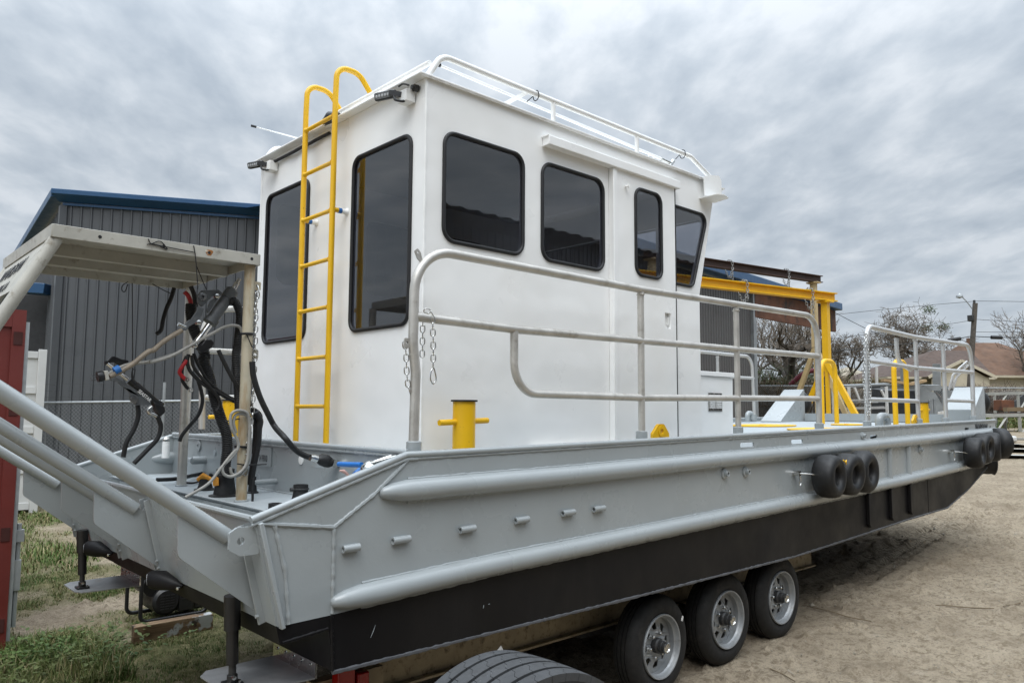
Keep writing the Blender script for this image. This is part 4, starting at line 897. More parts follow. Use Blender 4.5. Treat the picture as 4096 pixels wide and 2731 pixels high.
def wheel_mesh(parent, tread):
    # local: axle along -Y (outer face towards -Y), origin at the hub centre on the outer tyre face
    T = Matrix.Rotation(R(90), 4, 'X')        # lathe Z -> -Y
    w = .205
    prof = [(.205, -.165), (.215, -.185), (.26, -.203), (.305, -.196), (.332, -.176), (.343, -.15)]
    grooves = (-.135, -.103, -.070)
    z = -.15
    for gz in grooves: prof += [(.3450, gz-.006), (.335, gz-.005), (.335, gz+.005), (.3450, gz+.006)]
    prof += [(.343, -.052), (.330, -.028), (.312, -.012), (.285, -.003), (.255, 0), (.228, -.010), (.214, -.020)]
    m = MB(); m.lathe(prof, T, 72, caps=False)
    ty = m.build('tyre', TYRE, parent, ang=30, local=True)
    if tread:
        m = MB()
        for k in range(72):
            a = 2*math.pi*k/72
            for zc in (-.16, -.045, -.087):
                m.box((0, 0, 0), (.02, .012, .024), Matrix.Rotation(-a, 4, 'Y') @ Matrix.Translation((RT-.004, zc*-1*-1 if False else (-zc)*1, 0)))
        m.build('tread_block', TYRE, ty, local=True)
    m = MB(); m.lathe([(.214, -.022), (.219, -.006), (.215, .004), (.207, .002), (.200, -.018), (.196, -.030), (.190, -.036), (.186, -.10), (.20, -.16)], T, 56, caps=False); rim = m.build('rim', RIMG, parent, ang=30, local=True)
    holes = []
    for k in range(8):
        a = 2*math.pi*(k+.3)/8
        loc = rpoly([(-.020, -.026), (.020, -.026), (.030, .024), (-.030, .024)], .010, 3)
        holes.append([((.132+v)*math.cos(a)-u*math.sin(a), (.132+v)*math.sin(a)+u*math.cos(a)) for u, v in loc])
    m = MB(); m.plate(circ(0, 0, .189, 56), lambda u, v, t_: (u, .072-.03*max(0, 1-((math.hypot(u, v)-.085)/.05)**2 if math.hypot(u, v) > .085 else 1)*.6+t_, v), 0, .006, holes); m.build('wheel_disc', RIMG, rim, ang=30, local=True)
    m = MB(); m.lathe([(.052, -.08), (.052, -.03), (.048, -.026), (.042, -.02), (.042, .006), (.037, .010), (.037, .030), (.026, .032), (.020, .026), (.004, .026)], T, 28); hub = m.build('hub', HUBD, rim, ang=30, local=True)
    m = MB(); m.lathe([(.036, .028), (.036, .038), (.028, .042), (.024, .034), (.004, .033)], T, 24); m.build('hub_cap', STEEL, rim, local=True)
    for k in range(6):
        a = 2*math.pi*k/6+.3
        m = MB(); m.lathe([(.011, 0), (.011, .022), (.006, .026), (.001, .026)], Matrix.Translation((.083*math.cos(a), .058, .083*math.sin(a))) @ T, 6); m.build('lug_nut', STEEL, rim, local=True)
wh = bpy.data.objects.new('wheel', None); COL.objects.link(wh); wheel_mesh(wh, False)
for i, (x, lean) in enumerate(((4.505, 1.5), (5.355, -1), (6.20, 0))):
    w_ = wh if i == 0 else copy_tree(wh)
    y = 3.30; w_.location = (x-6.2*0, y, G(x, y)+RT-.006); w_.rotation_euler = (0, R(37*i+10), R(lean)); w_.parent = TR; w_.matrix_parent_inverse = Matrix.Translation(-Vector(TR.location))
    w2 = copy_tree(wh); w2.location = (x, 6.42, G(x, 6.42)+RT-.006); w2.rotation_euler = (0, 0, math.pi); w2.parent = TR; w2.matrix_parent_inverse = Matrix.Translation(-Vector(TR.location))
m = MB(); m.box((0, 0, 0), (.018, .002, .035), Matrix.Translation((4.505+.235, 3.2985, G(4.5, 3.3)+.345+.145)) @ Matrix.Rotation(R(25), 4, 'Y')); m.build('tyre_sticker', WHITE2, TR)
for x0, x1, z0, z1 in ((2.10, 2.20, .475, .60), (2.215, 2.285, .455, .56)):
    m = MB(); m.bb(x0, x1, 3.55, 3.62, z0-.02, z1-.02); tl = m.build('tail_light', REDL, TR, bevel=.008)
m = MB(); m.bb(2.0, 2.42, 3.625, 3.70, .38, .52); m.build('light_bracket', TANB, TR)
m = MB(); m.tube([(2.0, 3.6, .335), (2.32, 3.6, .335)], .03, 12); m.build('bumper_bar', TANB, TR)
for x in (2.6, 5.0, 7.2):
    m = MB(); m.bb(x-.05, x+.05, 3.84, 5.84, .53, .70 if x < 8 else interp(x, CHINE)-.005); m.build('bunk', TANB, TR)

# big worn truck tyre standing in front of the boat
def truck_tyre():
    n = 132; Ro, wd = .515, .42
    T = AX((2.08, 2.21, G(2.08, 2.2)+.556), (0, -1, 0)) @ Matrix.Diagonal((1.087, 1.087, .905, 1))
    th = thing('truck_tyre', 'wide worn truck tyre standing upright in front of the hull at the bottom edge', 'tyre', (2.08, 2.21, G(2.08, 2.2)))
    prof = [(.29, -.17), (.31, -.20), (.40, -.215), (.47, -.208), (.492, -.20), (.494, .20), (.47, .208), (.40, .215), (.31, .20), (.29, .17)]
    m = MB(); m.lathe(prof, T, 96, close=True); m.build('carcass', RUBBER, th, ang=40)
    m = MB(); m.lathe([(.29, -.16), (.27, -.15), (.27, -.02), (.05, -.02), (.05, 0), (.27, 0), (.27, .15), (.29, .16)], T, 48); m.build('wheel_disc', RIMG, th)
    # five ribs of tread, each cut by sipes into blocks
    ribs = ((-.205, -.141), (-.122, -.049), (-.031, .031), (.049, .122), (.141, .205))
    for ri, (a, b_) in enumerate(ribs):
        nb = 46; m = MB()
        for k in range(nb):
            a0 = 2*math.pi*(k+.015+.35*(ri % 2))/nb; a1 = 2*math.pi*(k+.985+.35*(ri % 2))/nb
            rows = [(a+(b_-a)*f) for f in (0, .33, .66, 1)]; sk = (0, .004, .050, .054)
            vs = []
            for rad in (.488, Ro):
                for j, z in enumerate(rows):
                    drop = .004*((abs(z)/.2)**2)*1.5
                    for an in (a0, (a0+a1)/2, a1): vs.append(((rad-drop)*math.cos(an+sk[j]), (rad-drop)*math.sin(an+sk[j]), z))
            F = []
            for j in range(3):
                for q in range(2):
                    o_ = 12+j*3+q; F.append((o_, o_+1, o_+4, o_+3))
            for j in range(3): F.append((j*3, 12+j*3, 12+j*3+3, j*3+3)); F.append((j*3+2, j*3+5, 12+j*3+5, 12+j*3+2))
            for q in range(2): F.append((q, q+1, 13+q, 12+q)); F.append((9+q, 21+q, 22+q, 10+q))
            m.add(vs, F, T)
        o = m.build('tread_rib', TYREW, th, ang=30, bevel=None); o['kind'] = 'stuff'
    m = MB(); m.lathe([(.4975, .0425), (.4975, .047)], T, 96); 
    m = MB(); p = [T @ Vector((.513*math.cos(a), .513*math.sin(a), -.004)) for a in np.linspace(0, 6.283, 97)][:-1]; m.tube(p, .004, 5, closed=True, flat=.4); m.build('white_stripe', paint('chalk_line', (.32, .32, .32), .8, var=.4, vs=30, bst=0), th)
truck_tyre()
m = MB(); m.add([(2.44, 2.78, .74), (2.50, 2.73, .74), (2.55, 2.78, .74), (2.49, 2.75, .805)], [(0, 1, 3), (1, 2, 3), (2, 0, 3), (0, 2, 1)]); o = m.build('stone_chock', paint('grey_stone_chip', (.34, .33, .31), .9, var=.2, vs=20, bst=.4), None, ang=0)
tag(o, 'small pale pointed scrap sticking up behind the truck tyre', 'scrap')

# ------------------------------------------------------------------ rubber fender tyres
def fender(x, y, z, rotz, label, tilt=0, Ro=.182, wd=.19, hang=True):
    th = thing('fender_tyre', label, 'fender', (x, y, z), 'black tyre fenders hung along the hull')
    th.rotation_euler = (R(tilt), 0, R(rotz))
    T = Matrix.Rotation(R(90), 4, 'X'); h = wd/2
    prof = [(.078, -h*.62), (.088, -h*.86), (.118, -h), (.138, -h*.99), (.141, -h*.945), (.146, -h*.945), (.149, -h*.985), (.172, -h*.80), (Ro, -h*.52), (Ro+.003, 0), (Ro, h*.52), (.172, h*.80), (.150, h*.97), (.118, h), (.088, h*.86), (.078, h*.62)]
    m = MB(); m.lathe(prof, T, 44, close=True); m.build('tyre_body', RUBBER, th, ang=60, local=True)
    m = MB(); m.lathe([(.080, .03), (.080, .034)], T, 20); m.build('tyre_inside', CURTAIN, th, local=True)
    return th
FY = 3.18-.06-.10
f1 = fender(6.53, FY, 1.362, 3, 'hindmost black slick tyre fender of the three amidships, with yellow paint scrape'); 
m = MB(); m.tube(spl([(.06, -.103, .14), (.10, -.104, .12), (.13, -.10, .135), (.15, -.09, .10)]), .006, 5); m.build('yellow_scrape', YEL, f1, local=True)
fender(6.90, FY, 1.362, -2, 'middle black slick tyre fender of the three hung amidships', 4)
fender(7.245, FY+.01, 1.368, 2, 'foremost black slick tyre fender of the three hung amidships', 0, .19)
fender(10.42, FY, 1.44, 4, 'hindmost black tyre fender of the row at the bow')
fender(10.78, FY+.01, 1.485, 0, 'second black tyre fender from aft in the row at the bow', 3)
fender(11.18, FY+.02, 1.49, 14, 'third black tyre fender from aft in the bow row, tied with wire')
fender(11.62, FY+.05, 1.52, 50, 'foremost black tyre fender wrapped round the bow corner', 0, .20)
fender(11.66, FY+.22, 1.27, 30, 'black tyre fender hanging low under the bow corner', 0, .16)
fender(12.06, 3.48, 2.06, 90, 'black tyre fender on the front of the starboard push knee', 0, .20)
fender(12.06, 6.05, 2.06, 90, 'black tyre fender on the front of the port push knee', 0, .20)
for (x, z, lab) in ((6.21, 1.395, 'wire lashing with plug at the aft end of the amidships fenders'), (10.02, 1.46, 'wire lashing with plug at the aft end of the bow fenders')):
    m = MB(); m.tube([(x, 3.18, z), (x, 3.12, z)], .022, 10); m.tube(spl([(x, 3.12, z), (x+.07, 3.06, z-.005), (x+.16, 3.03, z-.02)]), .004, 5); m.tube(spl([(x-.01, 3.125, z-.01), (x-.02, 3.12, z-.06), (x-.01, 3.12, z-.10), (x+.012, 3.12, z-.07), (x, 3.12, z-.02)]), .004, 5)
    o = m.build('wire_lashing', STEEL, None); tag(o, lab, 'lashing', 'fender lashings')

# ------------------------------------------------------------------ chains
def link_mesh(l, w, r, mt=STEEL):
    m = MB(); q = []
    for k in range(6): a = math.pi*k/5; q.append((w*math.cos(a), 0, l/2-w+w*math.sin(a)))
    for k in range(6): a = math.pi+math.pi*k/5; q.append((w*math.cos(a), 0, -l/2+w+w*math.sin(a)))
    m.tube(q, r, 6, closed=True); me = bpy.data.meshes.new('link'); me.from_pydata(m.v, [], m.f); me.materials.append(mt)
    me.polygons.foreach_set('use_smooth', [True]*len(me.polygons)); return me
LINK = link_mesh(.042, .0120, .0032); LINKB = link_mesh(.09, .026, .008, paint('dull_galvanised_chain', (.30, .30, .29), .5, metal=.4, var=.3, vs=8, bst=0))
def chain(pts, label, group, me=LINK, pitch=.0335, hook=None):
    P = [Vector(p) for p in spl(pts, 12)]; th = thing('chain', label, 'chain', tuple(P[0]), group)
    acc = 0; i = 0; last = P[0]; nxt = 0; k = 0
    for a, b_ in zip(P, P[1:]):
        L_ = (b_-a).length
        while acc+L_ >= nxt:
            t_ = (nxt-acc)/L_ if L_ else 0; c = a.lerp(b_, t_); d = (b_-a).normalized()
            o = bpy.data.objects.new('link', me); COL.objects.link(o)
            q = d.to_track_quat('Z', 'Y') @ Matrix.Rotation(R(35 if k % 2 else 125), 3, 'Z').to_quaternion()
            o.matrix_basis = Matrix.Translation(c-P[0]) @ q.to_matrix().to_4x4(); o.parent = th; k += 1; nxt += pitch
        acc += L_
    return th
def snap(th, p, d=(0, 0, -1), s=1.0):
    m = MB(); M_ = AX(p, d); q = [(.0*s, 0, 0), (.014*s, 0, .02*s), (.016*s, 0, .055*s), (.0, 0, .075*s), (-.016*s, 0, .055*s), (-.010*s, 0, .02*s)]
    m.tube(spl([M_ @ Vector(v) for v in q], 4, closed=True), .0038, 6, closed=True); o = m.build('snap_hook', STEEL, th)
c1 = chain([(1.908, 4.246, 2.565), (1.90, 4.24, 2.50), (1.905, 4.24, 2.2), (1.90, 4.24, 1.9), (1.878, 4.225, 1.72), (1.868, 4.222, 1.60)], 'long galvanised chain hanging down the rusty canopy post', 'chains on the boat')
snap(c1, (1.908, 4.245, 2.62), (.1, 0, -1)); snap(c1, (1.866, 4.222, 1.60), (0, 0, -1), .9)
c2 = chain([(2.361,3.200,2.418),(2.388,3.200,2.412),(2.396,3.200,2.393),(2.400,3.200,2.315),(2.405,3.200,2.215),(2.405,3.200,2.116)], 'short chain with snap hook hooked over the middle rail', 'chains on the boat'); snap(c2, tuple([(2.407,3.200,2.123)][0]), (0, 0, -1), 1.1)
chain([(2.275,3.270,2.240),(2.283,3.270,2.184),(2.287,3.270,2.114),(2.296,3.270,2.044),(2.315,3.270,1.981)], 'short chain hanging from the lug on the bent rail post', 'chains on the boat')
chain([(2.429,3.330,2.374),(2.429,3.330,2.289),(2.429,3.330,2.194)], 'chain hanging behind the bent rail post', 'chains on the boat')
c3 = chain([(7.902,3.220,2.715),(7.848,3.220,2.602),(7.816,3.220,2.394),(7.796,3.220,2.261),(7.805,3.220,2.094),(7.847,3.220,1.915),(7.888,3.220,1.891),(7.935,3.220,2.096),(7.942,3.220,2.339),(7.933,3.220,2.509),(7.910,3.220,2.642),(7.881,3.220,2.707)], 'doubled chain hanging in a loop down the forward rail post', 'chains on the boat')

# ------------------------------------------------------------------ hydraulic steering cylinders hung under the canopy
def cyl_upper():
    P = lambda *q: [Vector(v) for v in q]
    a, b_ = [Vector(v) for v in [(1.831,4.420,2.603),(1.706,4.420,2.399)]]
    r0 = [Vector(v) for v in [(1.871,4.420,2.679),(1.835,4.420,2.608),(1.704,4.420,2.389),(1.632,4.420,2.279)]]
    th = thing('steering_cylinder', 'grey hydraulic steering cylinder slung near the rusty canopy post', 'cylinder', tuple(b_), 'hung hydraulic cylinders')
    m = MB(); d = (b_-a).normalized(); m.tube([a-d*.01, a, a+d*.06, a+d*.062, b_-d*.03, b_-d*.028, b_], [.028, .038, .038, .034, .034, .042, .042], 20); m.build('cylinder_body', PLASTG, th)
    m = MB(); m.tube([r0[0], r0[0].lerp(r0[1], .35), r0[0].lerp(r0[1], .36), r0[1]], [.010, .010, .0145, .0145], 12); m.build('cylinder_rod', CHROME, th)
    m = MB(); m.tube([r0[2], r0[3]], .0175, 14); m.build('cylinder_rod', CHROME, th)
    q = [(p[0], p[2]) for p in [(1.637,4.400,2.579),(1.736,4.400,2.594),(1.759,4.400,2.578),(1.683,4.400,2.451),(1.671,4.400,2.464),(1.694,4.400,2.526),(1.719,4.400,2.544),(1.708,4.400,2.557),(1.645,4.400,2.484),(1.621,4.400,2.504),(1.617,4.400,2.547)]]
    m = MB(); m.plate(q, XZ, 4.385, 4.40); m.build('mount_bracket', PLASTG, th, bevel=.004)
    c = [(1.644,4.380,2.543)][0]; m = MB(); m.lathe([(.008, 0), (.024, 0), (.024, .004), (.008, .005)], AX(c, (0, -1, 0)), 20, close=True); m.build('washer', STEEL, th)
    q = [(p[0], p[2]) for p in [(1.619,4.370,2.482),(1.647,4.370,2.470),(1.636,4.370,2.429),(1.602,4.370,2.386),(1.571,4.370,2.365),(1.555,4.370,2.339),(1.534,4.370,2.341),(1.540,4.370,2.359),(1.552,4.370,2.389),(1.580,4.370,2.409)]]
    m = MB(); m.plate(q, XZ, 4.36, 4.372); m.build('link_arm', PLASTG, th, bevel=.004)
    q = [(p[0], p[2]) for p in [(1.621,4.420,2.282),(1.646,4.420,2.291),(1.662,4.420,2.270),(1.682,4.420,2.301),(1.719,4.420,2.303),(1.734,4.420,2.285),(1.721,4.420,2.255),(1.685,4.420,2.231),(1.664,4.420,2.222),(1.623,4.420,2.253)]]
    m = MB(); m.plate(q, XZ, 4.41, 4.43); m.build('end_bracket', PLAST, th, bevel=.004)
    for z in ((770, 940), (712, 1300), (1060, 520)):
        c = [(1.623,4.360,2.391),(1.608,4.360,2.259),(1.722,4.360,2.554)][((770, 940), (712, 1300), (1060, 520)).index(z)]
        m = MB(); m.lathe([(.014, -.03), (.014, 0), (.008, .003), (.001, .003)], AX(c, (0, -1, 0)), 12); m.build('bolt', STEEL, th)
    m = MB(); 
    for v in [(1.532,4.400,2.374)]: m.tube([(v[0]-.02, v[1]-.03, v[2]), (v[0]+.02, v[1]-.03, v[2]-.015)], .012, 10)
    m.build('link_bolt', STEEL, th)
cyl_upper()
def cyl_lower():
    r0 = [Vector(v) for v in [(1.209,4.550,2.147),(1.318,4.550,2.062)]]; b0 = [Vector(v) for v in [(1.333,4.550,2.054),(1.499,4.550,1.913)]]
    th = thing('steering_cylinder', 'black hydraulic steering cylinder with white lettering hanging on a string', 'cylinder', tuple(b0[0]), 'hung hydraulic cylinders')
    d = (b0[1]-b0[0]).normalized()
    m = MB(); m.tube([b0[0]-d*.01, b0[0]+d*.03, b0[0]+d*.032, b0[1]-d*.03, b0[1]-d*.028, b0[1]], [.020, .020, .0225, .0225, .028, .028], 18); m.build('cylinder_body', PLAST, th)
    m = MB(); m.tube([r0[0], r0[1]], .0105, 12); m.build('cylinder_rod', CHROME, th)
    q = [(p[0], p[2]) for p in [(1.194,4.550,2.158),(1.211,4.550,2.164),(1.226,4.550,2.184),(1.241,4.550,2.188),(1.288,4.550,2.172),(1.317,4.550,2.169),(1.316,4.550,2.154),(1.270,4.550,2.136),(1.242,4.550,2.154),(1.228,4.550,2.154),(1.207,4.550,2.136),(1.196,4.550,2.144)]]
    m = MB(); m.plate(q, XZ, 4.545, 4.56); m.build('rod_bracket', PLAST, th, bevel=.003)
    q = [(p[0], p[2]) for p in [(1.215,4.530,2.066),(1.238,4.530,2.078),(1.268,4.530,2.065),(1.328,4.530,2.025),(1.437,4.530,1.952),(1.438,4.530,1.923),(1.358,4.530,1.922),(1.322,4.530,1.951),(1.320,4.530,1.993),(1.310,4.530,2.000),(1.251,4.530,2.051),(1.220,4.530,2.055)]]
    m = MB(); m.plate(q, XZ, 4.52, 4.53); m.build('mount_plate', PLASTG, th, bevel=.003)
    c = [(1.346,4.515,1.952)][0]; m = MB(); m.lathe([(.006, 0), (.0215, 0), (.0215, .005), (.006, .006)], AX(c, (0, -1, 0)), 20); m.build('washer', STEEL, th)
    q = [Vector(v) for v in [(1.446,4.540,1.947),(1.477,4.540,1.931),(1.514,4.540,1.916),(1.518,4.540,1.883),(1.491,4.540,1.856),(1.461,4.540,1.899)]]
    m = MB(); m.plate([(v.x, v.z) for v in q], XZ, 4.52, 4.57); m.build('valve_block', PLAST, th, bevel=.008)
    m = MB(); m.tube(spl([(1.446,4.530,1.915),(1.429,4.530,1.896),(1.435,4.530,1.880),(1.459,4.530,1.870),(1.477,4.530,1.859)], 5), .012, 10); m.build('hose_end', STEEL, th)
    o_ = Vector([(1.360,4.520,1.997)][0]); xa = d; za = Vector((0, -1, 0)); ya = za.cross(xa)
    mw = Matrix(((xa.x, ya.x, za.x, o_.x), (xa.y, ya.y, za.y, o_.y-.006), (xa.z, ya.z, za.z, o_.z), (0, 0, 0, 1)))
    text('lettering', 'SEASTAR', WHITE2, .026, mw, th, .0005, .85, offset=.0006)
    return th
cyl_lower()

# ------------------------------------------------------------------ hoses, cords and strings around the motor well
def hose(name, pts, r, mat, label, cat, ridged=False, sub=8, group='hoses and cables of the motor well', n=10):
    q = spl(pts, sub); P = [Vector(v) for v in q]
    th = thing(name, label, cat, tuple(P[0]), group)
    if ridged:
        out = []; rad = []; acc = 0; k = 0
        L_ = sum((b_-a).length for a, b_ in zip(P, P[1:])); ns = int(L_/.0055)
        cum = [0]
        for a, b_ in zip(P, P[1:]): cum.append(cum[-1]+(b_-a).length)
        j = 0
        for i in range(ns):
            s = L_*i/ns
            while cum[j+1] < s: j += 1
            out.append(P[j].lerp(P[j+1], (s-cum[j])/(cum[j+1]-cum[j]+1e-9))); rad.append(r*(1 if i % 2 else .86))
        m = MB(); m.tube(out, rad, 16); m.build('hose_body', mat, th, ang=20)
    else:
        m = MB(); m.tube(q, r, n); m.build('hose_body', mat, th)
    return th
hose('rigging_hose', [(1.632,4.520,2.513),(1.633,4.520,2.457),(1.655,4.520,2.365),(1.691,4.520,2.293),(1.724,4.520,2.219)]+[(1.712,4.500,2.186),(1.746,4.500,2.096),(1.782,4.500,1.975),(1.824,4.500,1.854),(1.862,4.500,1.762),(1.872,4.500,1.670),(1.865,4.500,1.579),(1.862,4.500,1.510)], .033, RUBBER, 'thick ribbed black hose rising from the torn boot in the well', 'hose', True)
hose('rigging_hose', [(1.806,4.400,2.538),(1.841,4.400,2.534),(1.870,4.400,2.483),(1.876,4.400,2.430),(1.871,4.400,2.354),(1.867,4.400,2.278)]+[(1.852,4.380,2.212),(1.859,4.380,2.127),(1.873,4.380,2.006),(1.884,4.380,1.885)], .026, RUBBER, 'ribbed black hose bending down beside the rusty canopy post', 'hose', True)
hose('steering_cable', [(1.604,4.450,2.214),(1.600,4.450,2.166),(1.626,4.450,2.108),(1.705,4.450,2.039),(1.773,4.450,2.005),(1.848,4.450,1.964),(1.938,4.450,1.928),(2.017,4.450,1.898),(2.051,4.450,1.860),(2.033,4.450,1.798)], .0105, RUBBER, 'upper black cable looping right from the bundle to the post', 'cable')
hose('steering_cable', [(1.618,4.440,2.208),(1.632,4.440,2.144),(1.682,4.440,2.080),(1.744,4.440,2.016),(1.783,4.440,1.963),(1.791,4.440,1.921),(1.774,4.440,1.891)], .0095, RUBBER, 'lower black cable of the bundle sagging over the ribbed hose', 'cable')
hose('steering_cable', [(1.636,4.460,2.222),(1.669,4.460,2.152),(1.726,4.460,2.064),(1.783,4.460,2.017),(1.865,4.460,1.970),(1.981,4.460,1.916)], .0095, RUBBER, 'middle black cable of the bundle running to the post', 'cable')
hose('fuel_hose', [(1.715,4.300,2.236),(1.748,4.300,2.173),(1.799,4.300,2.086),(1.871,4.300,1.981),(1.923,4.300,1.910),(1.945,4.300,1.826),(1.948,4.300,1.736),(1.946,4.300,1.646)], .012, RUBBER, 'black hose falling diagonally onto the rusty post', 'hose')
hose('fuel_hose', [(1.827,4.100,2.168),(1.839,4.100,2.082),(1.879,4.100,1.973),(1.932,4.100,1.875),(1.975,4.100,1.805)]+[(1.959,3.950,1.752),(2.023,3.950,1.686),(2.078,3.950,1.651),(2.124,3.950,1.635)], .0165, RUBBER, 'long black fuel hose sweeping down to the primer bulb', 'hose')
th = thing('primer_bulb', 'black rubber fuel primer bulb with steel clamps and blue hose', 'primer bulb', [(2.097,3.900,1.638)][0])
pb = [Vector(v) for v in [(2.123,3.880,1.630),(2.146,3.880,1.627),(2.179,3.880,1.618),(2.202,3.880,1.609),(2.224,3.880,1.604)]]
m = MB(); m.tube(pb, [.016, .032, .036, .030, .016], 18); m.build('bulb', RUBBER, th)
pb = [(2.082,3.880,1.640),(2.100,3.880,1.637),(2.123,3.880,1.630)]; m = MB(); m.tube(pb, [.018, .020, .020], 14); m.build('hose_clamp', STEEL, th)
pb = [(2.205,3.860,1.608),(2.229,3.860,1.602),(2.250,3.860,1.599)]; m = MB(); m.tube(pb, [.022, .020, .016], 14); m.build('hose_clamp', STEEL, th)
pb = [(2.170,3.723,1.609),(2.170,3.603,1.613),(2.170,3.493,1.618)]; m = MB(); m.tube(pb, .014, 12); m.build('blue_hose', HOSEB, th)
hose('blue_hose', [(2.196,3.620,1.544),(2.213,3.620,1.562),(2.250,3.620,1.588)], .015, HOSEB, 'short blue hose rising beside the sloping bulwark', 'hose')
m = MB(); m.tube([(2.104,3.600,1.585),(2.128,3.600,1.580),(2.147,3.600,1.567),(2.161,3.600,1.547)], [.004, .010, .008, .010], 8); o = m.build('valve_lever', paint('faded_pink_lever', (.55, .33, .28), .6, bst=0), None); tag(o, 'faded pink valve lever sticking up behind the bulwark', 'lever')
hose('battery_cable', [(1.601,4.550,2.584),(1.620,4.550,2.568),(1.636,4.550,2.539),(1.641,4.550,2.513)], .013, REDW, 'red battery cable entering the ribbed hose top', 'cable')
th = hose('battery_cable', [(1.596,4.450,2.178),(1.572,4.450,2.141),(1.559,4.450,2.109),(1.580,4.450,2.083),(1.598,4.450,2.069)], .011, REDW, 'red battery cable end with copper lug', 'cable')
m = MB(); m.lathe([(.007, 0), (.014, 0), (.014, .004), (.007, .004)], AX([(1.599,4.440,2.069)][0], (.3, -1, .2)), 14, close=True); m.build('cable_lug', STEEL, th)
th = hose('battery_cable', [(1.600,4.470,2.203),(1.582,4.470,2.143),(1.582,4.470,2.072),(1.601,4.470,2.037),(1.620,4.470,2.017)], .010, RUBBER, 'black battery cable end with copper lug', 'cable')
m = MB(); m.lathe([(.007, 0), (.014, 0), (.014, .004), (.007, .004)], AX([(1.628,4.460,2.011)][0], (.3, -1, .2)), 14, close=True); m.build('cable_lug', STEEL, th)
hose('control_hose', [(1.834,4.900,2.085),(1.857,4.900,2.013),(1.866,4.900,1.948),(1.846,4.900,1.869),(1.792,4.900,1.798),(1.750,4.900,1.741),(1.736,4.900,1.703)], .012, RUBBER, 'black hose curving down behind the bundle to the valve', 'hose')
hose('control_hose', [(1.376,4.550,1.922),(1.382,4.550,1.864),(1.363,4.550,1.790),(1.328,4.550,1.717),(1.315,4.550,1.637)], .013, RUBBER, 'black hose dropping straight from the hanging cylinder', 'hose')
hose('control_hose', [(1.475,4.530,1.865),(1.498,4.530,1.806),(1.485,4.530,1.739),(1.432,4.530,1.675),(1.366,4.530,1.603)], .013, RUBBER, 'black hose curling forward from the hanging cylinder end', 'hose')
hose('control_hose', [(1.661,4.900,2.654),(1.645,4.900,2.588),(1.621,4.900,2.522),(1.604,4.900,2.449),(1.594,4.900,2.385),(1.569,4.900,2.359)], .013, RUBBER, 'stiff black hose stub pointing down left of the posts', 'hose')
hose('control_hose', [(1.690,4.700,2.646),(1.711,4.700,2.598),(1.721,4.700,2.544),(1.728,4.700,2.521)], .014, RUBBER, 'black hose running up behind the bracket to the canopy', 'hose')
hose('control_hose', [(1.817,5.536,1.420),(1.948,5.534,1.420),(2.158,5.755,1.420),(2.324,5.929,1.420),(2.233,5.637,1.420)], .014, RUBBER, 'black hose lying across the well floor to the torn boot', 'hose')
hose('control_hose', [(1.999,5.680,1.400),(1.973,5.445,1.400),(2.007,5.367,1.400),(2.124,5.527,1.400)], .008, RUBBER, 'thin black hose looping on the well floor', 'hose')
hose('grey_cord', [(1.531,4.200,1.435),(1.649,4.200,1.499),(1.719,4.200,1.585),(1.775,4.200,1.639),(1.809,4.200,1.690),(1.801,4.200,1.736),(1.769,4.200,1.794),(1.758,4.200,1.851),(1.771,4.200,1.886),(1.812,4.200,1.897),(1.855,4.200,1.880),(1.869,4.200,1.828),(1.870,4.200,1.740),(1.865,4.200,1.624),(1.843,4.200,1.568),(1.785,4.200,1.533),(1.738,4.200,1.544),(1.725,4.200,1.584),(1.758,4.200,1.634),(1.797,4.200,1.678)], .0085, CORDG, 'grey cord coiled and tied against the rusty post', 'cord')
hose('grey_cord', [(1.773,4.210,1.582),(1.783,4.210,1.547),(1.819,4.210,1.534),(1.860,4.210,1.566),(1.880,4.210,1.652),(1.879,4.210,1.769),(1.867,4.210,1.851),(1.835,4.210,1.877),(1.794,4.210,1.871),(1.781,4.210,1.828),(1.798,4.210,1.770)], .0085, CORDG, 'inner loop of grey cord against the rusty post', 'cord')
th = hose('power_cord', [(1.527,4.350,2.339),(1.487,4.350,2.311),(1.428,4.350,2.265),(1.383,4.350,2.220)]+[(1.347,4.330,2.206),(1.278,4.330,2.141),(1.221,4.330,2.100),(1.165,4.330,2.068)], .0135, CORDT, 'thick tan power cord with black plug stretched out to the left', 'cord')
a, b_ = [Vector(v) for v in [(1.154,4.330,2.074),(1.107,4.330,2.064)]]; d = (b_-a).normalized()
m = MB(); m.bar(a, a+d*.018, .058, .05); m.build('plug_clamp', CREAM, th, bevel=.003)
m = MB(); m.tube([a+d*.018, a+d*.03, b_], [.026, .030, .028], 14); m.build('plug', PLAST, th)
for k in range(3):
    o_ = Vector((0, .012*math.cos(k*2.1), .014*math.sin(k*2.1))); m = MB(); m.bar(b_+o_, b_+o_+d*.028, .007, .003); m.build('plug_blade', STEEL, th)
m = MB(); m.tube([(1.185,4.325,2.096),(1.210,4.325,2.112)], .021, 10); m.build('tape_wrap', TAPEB, th)
hose('grey_cord', [(1.873,4.360,2.355),(1.857,4.360,2.384),(1.818,4.360,2.390),(1.762,4.360,2.373),(1.708,4.360,2.339),(1.655,4.360,2.306),(1.589,4.360,2.262),(1.468,4.360,2.187),(1.370,4.360,2.154)]+[(1.511,4.400,2.208),(1.421,4.400,2.168),(1.347,4.400,2.152),(1.275,4.400,2.138),(1.228,4.400,2.118),(1.177,4.400,2.083)], .009, CORDG, 'thin grey cord drooping from the post to the plug', 'cord')
hose('black_wire', [(1.915,4.220,1.516),(1.911,4.220,1.459),(1.913,4.220,1.395),(1.913,4.220,1.325)], .007, RUBBER, 'thin black wire hanging below the chain end', 'wire')
